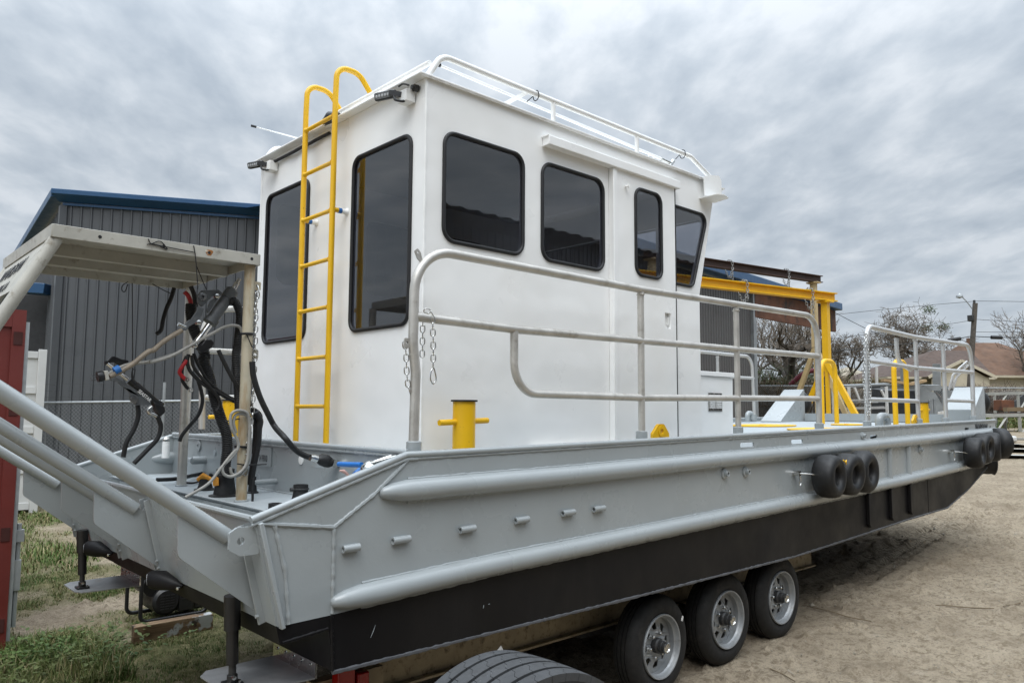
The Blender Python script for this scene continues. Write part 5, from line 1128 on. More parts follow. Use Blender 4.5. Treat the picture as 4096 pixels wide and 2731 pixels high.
hose('post_cable', [(1.940,4.280,1.886),(1.967,4.280,1.838),(1.962,4.280,1.790),(1.959,4.280,1.706),(1.944,4.280,1.617),(1.931,4.280,1.541),(1.925,4.280,1.471)], .020, RUBBER, 'bundle of black cables strapped down the right of the post', 'cable')
def string(pts, label, r=.0028):
    m = MB(); m.tube(spl(pts, 5), r, 5); o = m.build('black_string', BLK, None); tag(o, label, 'string', 'black strings on the canopy'); return o
string([(1.306,4.520,2.598),(1.317,4.520,2.391),(1.330,4.520,2.126),(1.335,4.520,2.060)]+[(1.344,4.520,2.120),(1.340,4.520,2.088),(1.333,4.520,2.067),(1.328,4.520,2.077),(1.329,4.520,2.109),(1.338,4.520,2.122)], 'vertical black string holding the lettered cylinder')
string([(1.278,4.190,2.789),(1.294,4.190,2.766),(1.338,4.190,2.786),(1.376,4.190,2.747),(1.333,4.190,2.760),(1.285,4.190,2.762),(1.273,4.190,2.757)], 'knotted black string through the middle fascia hole')
string([(1.291,4.190,2.765),(1.407,4.190,2.758),(1.521,4.190,2.752)], 'black string stretched along the canopy fascia')
string([(1.512,4.190,2.790),(1.522,4.190,2.746),(1.534,4.190,2.658),(1.545,4.190,2.554)], 'black string hanging from the rusty fascia hole')
string([(1.592,4.350,2.707),(1.625,4.350,2.636),(1.653,4.350,2.581)], 'slanting black string to the grey cylinder bracket')
string([(1.392,4.900,2.661),(1.363,4.900,2.635),(1.361,4.900,2.606),(1.378,4.900,2.601),(1.392,4.900,2.646)], 'black string loop under the canopy edge')
string([(1.500,4.800,2.649),(1.567,4.800,2.618),(1.628,4.800,2.596)], 'short black string running to the left post')
string([(1.747,4.250,1.833),(1.824,4.250,1.848),(1.890,4.250,1.862)], 'black tie across the coiled cord', .004)
string([(1.797,4.222,1.695),(1.848,4.222,1.691),(1.891,4.222,1.686)], 'thick black tie round the rusty post above the floor', .007)
string([(1.816,4.222,1.599),(1.852,4.222,1.592),(1.913,4.222,1.589),(1.990,4.222,1.589)], 'long black zip tie tail at the number plate', .004)
string([(1.807,4.222,2.329),(1.837,4.222,2.333),(1.878,4.222,2.334)], 'black strap round the post under the canopy', .008)
string([(1.835,4.210,2.334),(1.856,4.210,2.291),(1.874,4.210,2.256)], 'black string from strap down to the chain lug', .0035)
m = MB(); c = [(1.859,3.824,1.386)][0]; m.lathe([(.022, 0), (.036, 0), (.036, .028), (.022, .028)], AX(c, (0, 0, 1)), 20, close=True); o = m.build('rubber_ring', RUBBER, None); tag(o, 'black rubber ring lying on the well floor by the bulwark', 'ring')

# ------------------------------------------------------------------ things on the ground behind the stern
CT = thing('shipping_container', 'faded red shipping container cut by the left edge of the picture', 'container', (-1.5, 8.9, G(-1.5, 8.9)))
zc0, zc1, xr, yf = -.17, 2.74, 1.372, 7.62
m = MB(); m.bb(xr-6.05, xr-.02, yf+.02, yf+2.42, zc0+.05, zc1-.02); m.build('body', REDC, CT)
for x in (xr-.10, xr-6.05): 
    m = MB(); m.bb(x, x+.10, yf, yf+.10, zc0, zc1); m.build('corner_post', REDC, CT)
for z in (zc0+.06, zc1-.09):
    m = MB(); m.bb(xr-6.0, xr-.101, yf+.001, yf+.08, z-.06, z+.06); m.build('rail', REDC, CT)
m = MB()
for k in range(20):
    x = xr-.2-k*.28; m.plate([(x, 0), (x-.06, .03), (x-.15, .03), (x-.21, 0)], lambda u, v, t_: (u, yf+.019-v, t_), zc0+.13, zc1-.16)
m.build('corrugation', REDC, CT)
for z in (zc0+.28, zc0+1.02, zc1-.85, zc1-.25):
    m = MB(); m.bb(xr-.085, xr-.02, yf-.006, yf-.001, z-.05, z+.06); m.build('lashing_recess', paint('dark_rust_hole_%d' % int(z*100), (.06, .015, .012), .9, var=.4, bst=0), CT)
m = MB(); m.bb(xr+.002, xr+.03, yf+.01, yf+.06, zc0+.15, zc1-.1); m.build('door_seal', GALVS, CT)
m = MB(); m.tube([(xr+.055, yf+.05, zc0+.25), (xr+.055, yf+.05, zc0+1.1)], .018, 8); m.bb(xr+.02, xr+.09, yf+.02, yf+.07, zc0+.95, zc0+1.05); m.bb(xr+.02, xr+.08, yf+.02, yf+.07, zc0+.55, zc0+.8); m.build('lock_rod', GALVS, CT)
m = MB(); m.tube(spl([(xr-.20, yf-.004, .55), (xr-.21, yf-.004, .44), (xr-.19, yf-.004, .40), (xr-.17, yf-.004, .46), (xr-.21, yf-.004, .35)]), .006, 5); m.build('paint_mark', WHITEC, CT)
wx, wy = 3.185, 15.75; wz = G(wx, wy)
WT = thing('white_container', 'old white shipping container standing behind the red one', 'container', (wx-3, wy+1.2, wz))
m = MB(); m.bb(wx-6.0, wx-.02, wy+.03, wy+2.4, wz+.10, wz+2.83); m.build('body', WHITEC, WT)
for z in (wz+.12, wz+.75, wz+1.45, wz+2.15, wz+2.78):
    m = MB(); m.bb(wx-6.0, wx-.13, wy+.002, wy+.029, z-.06, z+.06); m.build('rail', WHITEC, WT, bevel=.004)
m = MB(); m.bb(wx-.128, wx, wy-.02, wy+.029, wz, wz+2.88); m.build('corner_post', WHITEC, WT, bevel=.004)
for k in range(14):
    m = MB(); m.bb(wx-.55-.4*k, wx-.40-.4*k, wy+.010, wy+.0299, wz+.2, wz+2.7); m.build('side_rib', WHITEC, WT)
m = MB(); m.bb(wx-.55, wx-.45, wy+.2, wy+.3, wz+2.831, wz+2.90); m.tube([(wx-.62, wy+.25, wz+2.92), (wx-.38, wy+.25, wz+2.92)], .04, 8); m.build('roof_cleat', CREAM, WT)

# portable generator under the stern
gx, gy = 2.64, 7.50; gz = G(gx, gy)
GE = thing('portable_generator', 'black portable generator on the grass under the stern', 'generator', (gx, gy, gz))
for y in (gy, gy+.40):
    m = MB(); m.tube(fil([(gx-.26, y, gz+.52), (gx-.26, y, gz+.05), (gx+.34, y, gz+.05), (gx+.34, y, gz+.52)][::1]+[(gx-.26, y, gz+.52)], [0, .06, .06, .06, 0], 5), .018, 10); m.build('frame_tube', PLAST, GE)
m = MB(); m.tube([(gx-.03, gy+.40, gz+.20), (gx-.03, gy+.02, gz+.20), (gx-.03, gy-.005, gz+.20)], [.125, .125, .10], 28); al = m.build('alternator', PLAST, GE)
for k in range(6):
    for c_ in range(3):
        m = MB(); m.bb(gx-.09+c_*.045, gx-.055+c_*.045, gy-.012, gy-.004, gz+.13+k*.024, gz+.139+k*.024); m.build('vent_slot', HUBD, al)
m = MB(); m.bb(gx+.08, gx+.22, gy+.0, gy+.36, gz+.09, gz+.40); m.build('control_box', PLAST, GE, bevel=.01)
for k in range(4):
    m = MB(); m.bb(gx+.10, gx+.20, gy-.006, gy-.0005, gz+.20+k*.03, gz+.208+k*.03); m.build('louvre', HUBD, GE)
m = MB(); m.bb(gx-.22, gx+.30, gy+.04, gy+.38, gz+.40, gz+.54); m.build('fuel_tank', PLAST, GE, bevel=.04)
m = MB(); m.tube([(gx-.14, gy+.06, gz+.34), (gx-.14, gy+.34, gz+.34)], .09, 18); m.build('muffler', PLAST, GE)
m = MB(); m.bb(gx+.22, gx+.33, gy+.03, gy+.36, gz+.08, gz+.40); m.build('engine_block', HUBD, GE, bevel=.02)
# weathered timber block
m, t, b = mat_new('weathered_timber')
gc = noise(t, 3, 6, .6, sc=(.6, 9, 9)); c = ramp_(t, gc, [(.3, (.060, .036, .018)), (.5, (.17, .105, .055)), (.7, (.30, .21, .125))])
c = mixc(t, ramp_(t, noise(t, 5.5, 4), [(.57, 0.0), (.62, 1.0)]), c, (.42, .43, .42)); c = mixc(t, ramp_(t, noise(t, 8, 5), [(.62, 0.0), (.68, .9)]), c, (.03, .022, .015))
t.links.new(c, b.inputs['Base Color']); b.inputs['Roughness'].default_value = .85; bump(t, b, gc, .5, .008)
tb0, tb1 = Vector([(2.217,7.110,-0.040)][0]), Vector([(2.867,7.039,-0.040)][0])
mb = MB(); mb.box((0, 0, 0), ((tb1-tb0).length, .10, .15)); o = mb.build('timber_block', m, None, bevel=.006)
o.location = ((tb0+tb1)/2)+Vector((0, .05, 0)); o.rotation_euler = (0, R(-1.5), math.atan2(tb1.y-tb0.y, tb1.x-tb0.x)); o.location.z = G(2.4, 6.7)+.074
tag(o, 'weathered wooden beam with pale paint lying in front of the generator', 'timber')
rg = [(2.731,9.230,-0.050),(2.797,9.328,-0.050),(2.862,9.296,-0.050),(2.934,9.313,-0.050),(2.981,9.299,-0.050),(2.931,9.132,-0.050),(2.834,9.038,-0.050),(2.767,9.058,-0.050),(2.725,9.109,-0.050)]
mb = MB(); cxy = Vector((sum(p[0] for p in rg)/9, sum(p[1] for p in rg)/9, 0))
vs = [Vector((p[0], p[1], G(p[0], p[1])+.035)) for p in rg]; q = random.Random(4)
V = [cxy+Vector((0, 0, G(cxy.x, cxy.y)+.085))]+[cxy.lerp(v, .5)+Vector((q.uniform(-.03, .03), q.uniform(-.03, .03), G(cxy.x, cxy.y)*.5+q.uniform(.04, .08))) for v in vs]+vs
mb.add(V, [(0, 1+i, 1+(i+1) % 9) for i in range(9)]+[(1+i, 10+i, 10+(i+1) % 9, 1+(i+1) % 9) for i in range(9)])
m, t, b = mat_new('blue_white_rag'); c = ramp_(t, noise(t, 4.5, 3, sc=(1, 3, 1)), [(.52, (.012, .06, .30)), (.55, (.62, .60, .55))]); t.links.new(c, b.inputs['Base Color']); b.inputs['Roughness'].default_value = .7
o = mb.build('plastic_bag', m, None); tag(o, 'crumpled blue and white plastic bag on the bare strip', 'bag')

# ------------------------------------------------------------------ metal buildings
def metal_sheet(name, col, rough=.45): return paint(name, col, rough, metal=.15, var=.05, vs=.6, bs=3, bst=.03, dirt=tuple(c*.85 for c in col), dscale=.8)
SHEETG = metal_sheet('charcoal_ribbed_sheet', (.088, .092, .098)); SHEETB = metal_sheet('grey_ribbed_sheet', (.105, .102, .10)); SHEETD = metal_sheet('dark_shed_sheet', (.08, .08, .088))
def ribbed(mb, p, q, z0, z1f, sp=.23, h=.035, out=None):
    # ribbed sheet wall from p to q; z1f(t) gives the top; ribs stand out along `out`
    p = Vector((p[0], p[1], 0)); q = Vector((q[0], q[1], 0)); L_ = (q-p).length; d = (q-p)/L_
    o = Vector((out[0], out[1], 0)).normalized(); xs = [0]; n = int(L_/sp)
    pts = []
    for k in range(n):
        s = k*sp
        for a, hh in ((0, 0), (sp*.66, 0), (sp*.74, h), (sp*.88, h), (sp*.96, 0)): pts.append((s+a, hh))
    pts.append((L_, 0)); vs = []; 
    for s, hh in pts:
        w = p+d*s+o*hh; vs.append((w.x, w.y, z0(w) if callable(z0) else z0)); vs.append((w.x, w.y, z1f(s/L_)))
    mb.add(vs, [(2*i, 2*i+2, 2*i+3, 2*i+1) for i in range(len(pts)-1)])
# charcoal building on the left
A0 = Vector([(5.266,25.120,2.861)][0]); A0.z = 0
ad = Vector((.892, -.451, 0)); A1 = A0+ad*15
AL = Vector([(6.964,48.093,3.626)][0]); AL.z = 0
za = [(4.898,24.841,7.822)][0][2]; zl = [(6.782,47.921,6.363)][0][2]
BA = thing('metal_building', 'big charcoal ribbed metal building with blue roof trim at left', 'building', (A0.x, A0.y, G(A0.x, A0.y)))
gz0 = lambda w: G(w.x, w.y)-.1
outA = Vector((-.451, -.892, 0))
mb = MB(); ribbed(mb, A0, A1, gz0, lambda t_: za+.12, .27, .04, outA); mb.build('front_wall', SHEETG, BA, ang=0)
dl = (AL-A0).normalized(); outL = Vector((-dl.y, dl.x, 0)); outL = outL if outL.dot(-A0) > 0 else -outL
mb = MB(); ribbed(mb, A0, AL, gz0, lambda t_: za+(zl-za)*t_, .27, .05, outL); mb.build('end_wall', SHEETG, BA, ang=0)
mb = MB(); mb.bar(Vector((A0.x, A0.y, G(A0.x, A0.y)))+outA*.03, Vector((A0.x, A0.y, za))+outA*.03, .18, .18, (1, 0, 0)); mb.build('corner_trim', SHEETG, BA)
u_ = Vector((0, 0, 1))
mb = MB(); mb.bar(A0-ad*.25+outA*.20+u_*(za+.35), A1+outA*.20+u_*(za+.35), .30, .16); mb.build('eave_trim', BLUET, BA, bevel=.02)
mb = MB(); mb.add([tuple(A0-ad*.22+outA*.34+u_*(za+.27)), tuple(A1+outA*.34+u_*(za+.27)), tuple(A1+outA*.05+u_*(za+.11)), tuple(A0-ad*.1+outA*.05+u_*(za+.11))], [(0, 1, 2, 3)]); mb.build('eave_soffit', BLUET, BA)
mb = MB(); mb.bar(A0+outA*.06+u_*(za+.05), A1+outA*.06+u_*(za+.05), .05, .07); mb.build('wall_head_trim', BLUET, BA)
mb = MB(); mb.bar(A0-ad*.1+outA*.2+u_*(za+.33), AL+outL*.35+u_*(zl+.35), .35, .26); mb.build('rake_trim', BLUET, BA, bevel=.02)
mb = MB(); mb.add([tuple(A0+u_*(za+.45)), tuple(A1+u_*(za+.45)), tuple(A1+Vector((6, 12, za+1.2))), tuple(AL+u_*(zl+.5))], [(0, 1, 2, 3)]); mb.build('roof_sheet', BLUET, BA)
aw = [Vector(v) for v in [(4.675,26.686,5.673),(5.236,26.172,5.617),(5.257,26.192,5.302),(4.697,26.707,5.335)]]
mb = MB(); mb.bar(aw[0].lerp(aw[3], .5), aw[1].lerp(aw[2], .5), .5, (aw[1]-aw[2]).length); mb.build('door_awning', BLUET, BA, bevel=.02)
dd_ = [Vector(v) for v in [(4.624,27.590,5.385),(5.417,26.855,5.391)]]
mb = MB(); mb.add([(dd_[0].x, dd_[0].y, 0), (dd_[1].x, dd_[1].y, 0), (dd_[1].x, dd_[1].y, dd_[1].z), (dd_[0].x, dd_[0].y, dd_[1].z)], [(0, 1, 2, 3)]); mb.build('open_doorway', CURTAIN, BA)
# second building with the open bay, seen right of the wheelhouse
P0 = Vector([(27.332,15.559,3.378)][0]); P0.z = 0; bd = Vector((.995, .099, 0)); PL = P0-bd*17; PR = P0+bd*9.2
zb = [(27.104,15.344,6.799)][0][2]
BB = thing('open_shed', 'grey ribbed metal shed with blue roof and rusty open bay', 'shed', (P0.x, P0.y, G(P0.x, P0.y)))
outB = Vector((.099, -.995, 0))
mb = MB(); ribbed(mb, PL, P0, gz0, lambda t_: zb+.02*(1-t_), .20, .03, outB); mb.build('side_wall', SHEETB, BB, ang=0)
mb = MB(); mb.bar(P0+outB*.03+u_*G(P0.x, P0.y), P0+outB*.03+u_*zb, .22, .22, (1, 0, 0)); mb.build('corner_trim', GREYM, BB)
mb = MB(); mb.bar(PL+outB*.25+u_*(zb+.22), PR+outB*.25+u_*(zb+.22), .5, .34); mb.build('roof_edge', BLUET, BB, bevel=.03)
mb = MB(); mb.add([tuple(PL+u_*(zb+.40)), tuple(PR+u_*(zb+.40)), tuple(PR-outB*12+u_*(zb+1.6)), tuple(PL-outB*12+u_*(zb+1.6))], [(0, 1, 2, 3)]); mb.build('roof_sheet', BLUET, BB)
mb = MB(); mb.bar(P0+outB*.10+u_*(zb-.58), PR+outB*.10+u_*(zb-.42), .12, 1.1); mb.build('bay_beam', RUSTB, BB)
mb = MB(); mb.bar(P0+bd*.1-outB*4+u_*(zb-1.3), P0+bd*3-outB*4+u_*(zb-1.3), .3, .5); mb.build('inner_beam', CURTAIN, BB)
for t_ in (.6, 8.8):
    b0 = P0+bd*t_-outB*.2
    mb = MB(); mb.bar((b0.x, b0.y, G(b0.x, b0.y)), (b0.x, b0.y, zb-1.0), .18, .18, (1, 0, 0)); mb.build('bay_post', RUSTB, BB)
# long shed behind the photographer (only its reflection shows)
SH = thing('long_metal_shed', 'long dark metal shed mirrored in the side windows of the wheelhouse', 'shed', (15, -9.5, G(15, -9.5)))
mb = MB(); ribbed(mb, (-14, -9), (46, -9), lambda w: G(w.x, w.y)-.1, lambda t_: 7.1, .3, .04, (0, 1)); mb.build('side_wall', SHEETD, SH, ang=0)
mb = MB(); n = 420; xs_ = np.linspace(-14.5, 46.5, n); v = []
for i, x in enumerate(xs_):
    dz = (0, .02, .05, .065)[i % 4]; v += [(x, -8.4, 7.32+dz), (x, -9.0, 7.05), (x, -16, 9.6+dz)]
mb.add(v, [(3*i, 3*i+3, 3*i+4, 3*i+1) for i in range(n-1)]+[(3*i, 3*i+3, 3*i+5, 3*i+2) for i in range(n-1)]); mb.build('roof_sheet', SHEETD, SH, ang=0)

# ------------------------------------------------------------------ gantries
def gantry(name, label, d, px0, pyt, pyb, matb, matl, yaw_, length, node, hgt_w, lw):
    e = Vector(px0[0]); eb = Vector(px0[1]); h = (e.z-eb.z); dr = Vector((math.cos(R(yaw_)), math.sin(R(yaw_)), 0))
    th = thing(name, label, 'gantry', (e.x, e.y, G(e.x, e.y)), 'gantry frames in the yard')
    c = Vector((e.x, e.y, (e.z+eb.z)/2)); ibeam('gantry_beam', c+dr*.15, c-dr*length, h, .20, .025, .02, matb, th)
    for s in (0, 1):
        t_ = c-dr*(.22 if s == 0 else length-.3); top = Vector((t_.x, t_.y, eb.z)); g_ = G(t_.x, t_.y); sp = Vector((-dr.y, dr.x, 0)); nz = g_+(eb.z-g_)*node
        nd = Vector((t_.x, t_.y, nz))
        m = MB(); m.bar(top, nd, lw, lw, (1, 0, 0)); m.bar(top-Vector((0, 0, .01)), top-Vector((0, 0, .05)), lw*2.2, lw*1.6, (1, 0, 0)); m.build('leg_post', matl, th)
        for k in (-1, 1):
            f = Vector((t_.x, t_.y, g_+.02))+sp*k*1.5; m = MB(); m.bar(nd, f, lw*.8, lw*.8, (1, 0, 0)); m.build('leg_strut', matl, th)
        m = MB(); m.bar(nd, Vector((t_.x, t_.y, g_+.1)), lw*.55, lw*.55, (1, 0, 0)); m.build('leg_stay', matl, th)
        m = MB(); m.bar(Vector((t_.x, t_.y, g_+.06))-sp*1.6, Vector((t_.x, t_.y, g_+.06))+sp*1.6, lw*.8, .10); m.build('leg_foot', matl, th)
    return th, c, dr, h
ga, gc_, gd_, gh = gantry('gantry_crane', 'yellow steel gantry with loose chains on its beam', 20, [(19.566,8.858,5.035),(19.581,8.872,4.814)], 0, 0, YEL, YEL, -13.8, 6.5, .62, .2, .16)
gb, bc_, bd_, bh = gantry('gantry_crane', 'brown steel gantry beam on tan legs behind the yellow gantry', 25, [(24.108,11.327,6.379),(24.123,11.341,6.151)], 0, 0, BROWN, TANP, -11.0, 7.5, .60, .2, .17)
def beamchain(c, dr, h, s, lab, drop=.9, loop=True):
    p = c-dr*s; sd = Vector((dr.y, -dr.x, 0)); z = p.z+h/2
    pts = [p-sd*.12+Vector((0, 0, h/2+.02)), p+Vector((0, 0, h/2+.05)), p+sd*.13+Vector((0, 0, h/2)), p+sd*.14-Vector((0, 0, h*.3)), p+sd*.14-Vector((0, 0, h/2+drop*.5)), p+sd*.14-Vector((0, 0, h/2+drop))]
    chain(pts, lab, 'chains on the gantries', LINKB, .07)
    if loop: chain([p+sd*.15-Vector((0, 0, h*.5)), p-dr*.15+sd*.15-Vector((0, 0, h*.5+.28)), p-dr*.32+sd*.15-Vector((0, 0, h*.5+.05))], lab+', looped slack', 'chains on the gantries', LINKB, .07)
beamchain(gc_, gd_, gh, .85, 'silver chain over the right part of the yellow gantry beam', .75)
beamchain(gc_, gd_, gh, 3.15, 'silver chain over the yellow gantry beam near the wheelhouse', .22)
beamchain(bc_, bd_, bh, 1.6, 'dark chain over the right part of the brown gantry beam', .35)
beamchain(bc_, bd_, bh, 4.15, 'rusty chain over the brown gantry beam near the wheelhouse', .45)

# ------------------------------------------------------------------ chain link fences
def fence(p, q, top, label, cell=.072, real=True, rail_r=.022, posts=3.0, barbed=0, z0=.05):
    p = Vector((p[0], p[1], 0)); q = Vector((q[0], q[1], 0)); L_ = (q-p).length; d = (q-p)/L_
    th = thing('chain_link_fence', label, 'fence', (p.x, p.y, G(p.x, p.y)))
    gf = lambda s: G((p+d*s).x, (p+d*s).y)
    if real:
        m = MB(); n = int(L_/cell); rows = int((top-z0)/cell)
        nn = Vector((-d.y, d.x, 0)); w = .0036
        for i in range(2*n):
            vs = []
            for k in range(2*rows+1):
                s = i*cell/2+(cell/2 if (k+i) % 2 else 0); c = p+d*s+Vector((0, 0, gf(s)+z0+k*cell/2))
                vs += [c-d*w*1.3, c+nn*w*.8, c+d*w*1.3, c-nn*w*.8]
            m.add(vs, [(4*k+j, 4*k+(j+1) % 4, 4*k+4+(j+1) % 4, 4*k+4+j) for k in range(2*rows) for j in range(4)])
        o = m.build('wire_mesh', WIREM, th, ang=0); o['kind'] = 'stuff'
    else:
        mt, t, b = mat_new('far_chain_link_'+str(len(bpy.data.materials))); out = t.nodes['Material Output']
        b.inputs['Base Color'].default_value = (.36, .38, .39, 1); b.inputs['Metallic'].default_value = .3; b.inputs['Roughness'].default_value = .5
        tcn = t.nodes.new('ShaderNodeTexCoord'); sx = t.nodes.new('ShaderNodeSeparateXYZ'); t.links.new(tcn.outputs['UV'], sx.inputs[0])
        def mm(op, a, c):
            n_ = t.nodes.new('ShaderNodeMath'); n_.operation = op
            for i, v_ in enumerate((a, c)):
                if isinstance(v_, (int, float)): n_.inputs[i].default_value = v_
                else: t.links.new(v_, n_.inputs[i])
            return n_.outputs[0]
        lines = []
        for sg in (1, -1):
            s_ = mm('ADD', sx.outputs[0], mm('MULTIPLY', sx.outputs[1], sg)); f_ = mm('FRACT', mm('MULTIPLY', s_, 1/.10), 0); lines.append(mm('LESS_THAN', f_, .12))
        al = mm('MAXIMUM', lines[0], lines[1]); tp = t.nodes.new('ShaderNodeBsdfTransparent'); ms = t.nodes.new('ShaderNodeMixShader')
        t.links.new(al, ms.inputs[0]); t.links.new(tp.outputs[0], ms.inputs[1]); t.links.new(b.outputs[0], ms.inputs[2]); t.links.new(ms.outputs[0], out.inputs[0])
        me = bpy.data.meshes.new('wire_mesh'); me.from_pydata([(p.x, p.y, gf(0)+z0), (q.x, q.y, gf(L_)+z0), (q.x, q.y, gf(L_)+top), (p.x, p.y, gf(0)+top)], [], [(0, 1, 2, 3)])
        uv = me.uv_layers.new(name='UV'); 
        for i, c in enumerate(((0, 0), (L_, 0), (L_, top), (0, top))): uv.data[i].uv = c
        link('wire_mesh', me, mt, th, 0)
    m = MB(); m.tube([p+u_*(gf(0)+top), q+u_*(gf(L_)+top)], rail_r, 8); m.build('top_rail', GALVS, th)
    k = 0 if not real else .9
    while k*posts <= L_+.01:
        s = k*posts; c = p+d*s; m = MB(); m.tube([(c.x, c.y, gf(s)-.05), (c.x, c.y, gf(s)+top+.05+.3*(barbed > 0))], rail_r*1.3, 8); m.build('fence_post', GALVS, th); k += 1
    for j in range(barbed):
        z = top+.10+.12*j; m = MB(); m.tube([p+d*(L_*i/40)+u_*(gf(L_*i/40)+z+.008*math.sin(i*2.1)) for i in range(41)], .0022, 4)
        for i in range(int(L_/.14)):
            c = p+d*(i*.14)+u_*(gf(i*.14)+z); m.tube([c-u_*.014+d*.008, c+u_*.014-d*.008], .0018, 4)
        m.build('barbed_wire', HUBD, th)
    return th
FL = [(3.231,16.450,1.871),(6.944,13.006,1.902)]
fence(FL[0], FL[1], 1.92, 'chain link fence with barbed wire behind the stern', .0718, True, .021, 2.6, 3)
FR = [(34.502,19.972,2.532),(40.975,13.968,2.586)]
fence(FR[0], FR[1], 1.85, 'distant chain link fence in front of the brown brush', .07, False, .035, 3.2)
FR2 = [(49.601,16.908,2.730),(57.326,9.742,2.794)]
fence(FR2[0], FR2[1], 1.85, 'distant chain link fence in front of the cream house', .07, False, .035, 3.2)

# ------------------------------------------------------------------ bare trees and brush
def seg(mb, p, q, r0, r1, n):
    d = (q-p); L_ = d.length
    if L_ < 1e-6: return
    d /= L_; a = d.orthogonal().normalized(); b_ = d.cross(a); vs = []
    for c, r_ in ((p, r0), (q, r1)):
        for j in range(n): th_ = 2*math.pi*j/n; vs.append(c+(a*math.cos(th_)+b_*math.sin(th_))*r_)
    mb.add(vs, [(j, (j+1) % n, n+(j+1) % n, n+j) for j in range(n)])
def tree(label, base, h, spread, seed, levels=6, trunk=.3, lean=(0, 0), minr=.012, group='bare winter trees beyond the yard', split=.28, fork=3):
    q = random.Random(seed); base = Vector((base[0], base[1], G(base[0], base[1])-.05))
    th = thing('bare_tree', label, 'tree', tuple(base), group); big, small = MB(), MB()
    def grow(p, d, L_, r, lv):
        n = 3 if lv > 2 else 4; cur = p; dd = d.copy(); rr = r
        for k in range(n):
            dd = (dd+Vector((q.uniform(-1, 1), q.uniform(-1, 1), q.uniform(-.5, .8)))*(.13+.05*(levels-lv))*.9).normalized()
            nx_ = cur+dd*L_/n; r2 = max(minr*.6, rr*(.94 if lv < 3 else .88)); seg(big if lv <= 2 else small, cur, nx_, rr, r2, 7 if lv <= 1 else (5 if lv == 2 else 3)); cur = nx_; rr = r2
            if lv >= 1 and lv < levels and k < n-1 and q.random() < .55:
                sd = Vector((q.uniform(-1, 1), q.uniform(-1, 1), q.uniform(-.2, .9))); sd = (sd-dd*sd.dot(dd)).normalized(); grow(cur, (dd*.55+sd*.85).normalized(), L_*q.uniform(.45, .7), max(minr, rr*.5), lv+1)
        if lv < levels:
            for k in range(fork if lv < 2 else 2):
                sd = Vector((q.uniform(-1, 1), q.uniform(-1, 1), q.uniform(-.3, .5))); sd = (sd-dd*sd.dot(dd)).normalized()
                nd = (dd*.75+sd*spread*(1.0 if lv < 2 else .75)+Vector((0, 0, .12))).normalized(); grow(cur, nd, L_*q.uniform(.66, .84), max(minr, rr*q.uniform(.62, .78)), lv+1)
    grow(base, Vector((lean[0], lean[1], 1)).normalized(), h*split, trunk, 0)
    big.build('trunk', BARK, th, ang=60); o = small.build('crown', TWIG, th, ang=0)
    return th
pos = lambda v: (v[0][0], v[0][1])
tree('thick dark bare tree behind the gantries with ivy at its foot', pos([(40.301,20.065,2.616)]), 8.4, .95, 5, 6, .48, (-.12, 0), .010)
tree('wide bare tree with mistletoe clumps behind the brown roofed house', pos([(77.464,26.626,3.198)]), 11.5, 1.65, 12, 7, .46, (0, 0), .020)
tree('bare tree between the gantry legs and the wide tree', pos([(60.163,26.261,2.945)]), 9.4, 1.5, 23, 7, .30, (0, 0), .018)
tree('slim bare tree at the far right edge', pos([(72.431,17.615,3.065)]), 9.0, .7, 31, 6, .22, (0, 0), .018)
tree('low bare tree just behind the ridge of the brown roof', pos([(91.253,24.777,3.385)]), 10.0, 1.5, 44, 7, .30, (0, 0), .022)
tree('small bare tree seen under the shed roof by its corner', pos([(42.649,23.358,2.672)]), 7.0, .8, 57, 6, .22, (0, 0), .017)
tree('bare tree crown showing above the yellow gantry beam', pos([(55.027,28.290,2.884)]), 10.8, .8, 68, 6, .26, (0, 0), .018)
def brush(label, a, b_, h, n, mat, seed, depth=3.0, name='brush'):
    q = random.Random(seed); m = MB(); a = Vector(a); b_ = Vector(b_); d = (b_-a); nrm = Vector((-d.y, d.x, 0)).normalized()
    for i in range(n):
        p = a+d*q.random()+nrm*q.uniform(-depth, depth)*.5; p.z = G(p.x, p.y); hh = h*q.uniform(.35, 1)
        dr = Vector((q.uniform(-.7, .7), q.uniform(-.7, .7), 1)).normalized(); c = p
        for k in range(3):
            dr = (dr+Vector((q.uniform(-.6, .6), q.uniform(-.6, .6), q.uniform(-.35, .2)))).normalized(); e_ = c+dr*hh/3; seg(m, c, e_, .022, .014, 3); 
            if q.random() < .7: seg(m, e_, e_+Vector((q.uniform(-1, 1), q.uniform(-1, 1), q.uniform(-.2, .9))).normalized()*hh*.3, .012, .008, 3)
            c = e_
    o = m.build(name, mat, None, ang=0); tag(o, label, 'brush', kind='stuff'); return o
bl = lambda v: [Vector((p[0], p[1], 0)) for p in v]
ba, bb_ = bl([(36.222,21.113,2.564),(41.020,16.661,2.604)]); brush('tangled dry brush under the dark bare tree', ba, bb_, 2.6, 2600, BRUSH, 3)
ba, bb_ = bl([(39.042,22.600,2.615),(42.240,19.634,2.642)]); brush('greenish ivy thicket under the dark bare tree', ba, bb_, 3.2, 1500, IVY, 4)
ba, bb_ = bl([(52.145,15.916,2.760),(56.881,11.523,2.799)]); brush('low brown hedge along the fence of the cream house', ba, bb_, 2.1, 2600, paint('red_brown_hedge', (.14, .10, .075), .9, var=.35, vs=1.5, bst=0), 5, 1.6)
ba, bb_ = bl([(85.345,50.777,3.472),(118.390,20.120,3.747)]); brush('grey line of woods on the horizon', ba, bb_, 5.5, 5000, paint('far_woods', (.17, .165, .155), .9, var=.3, vs=.6, bst=0), 6, 8)
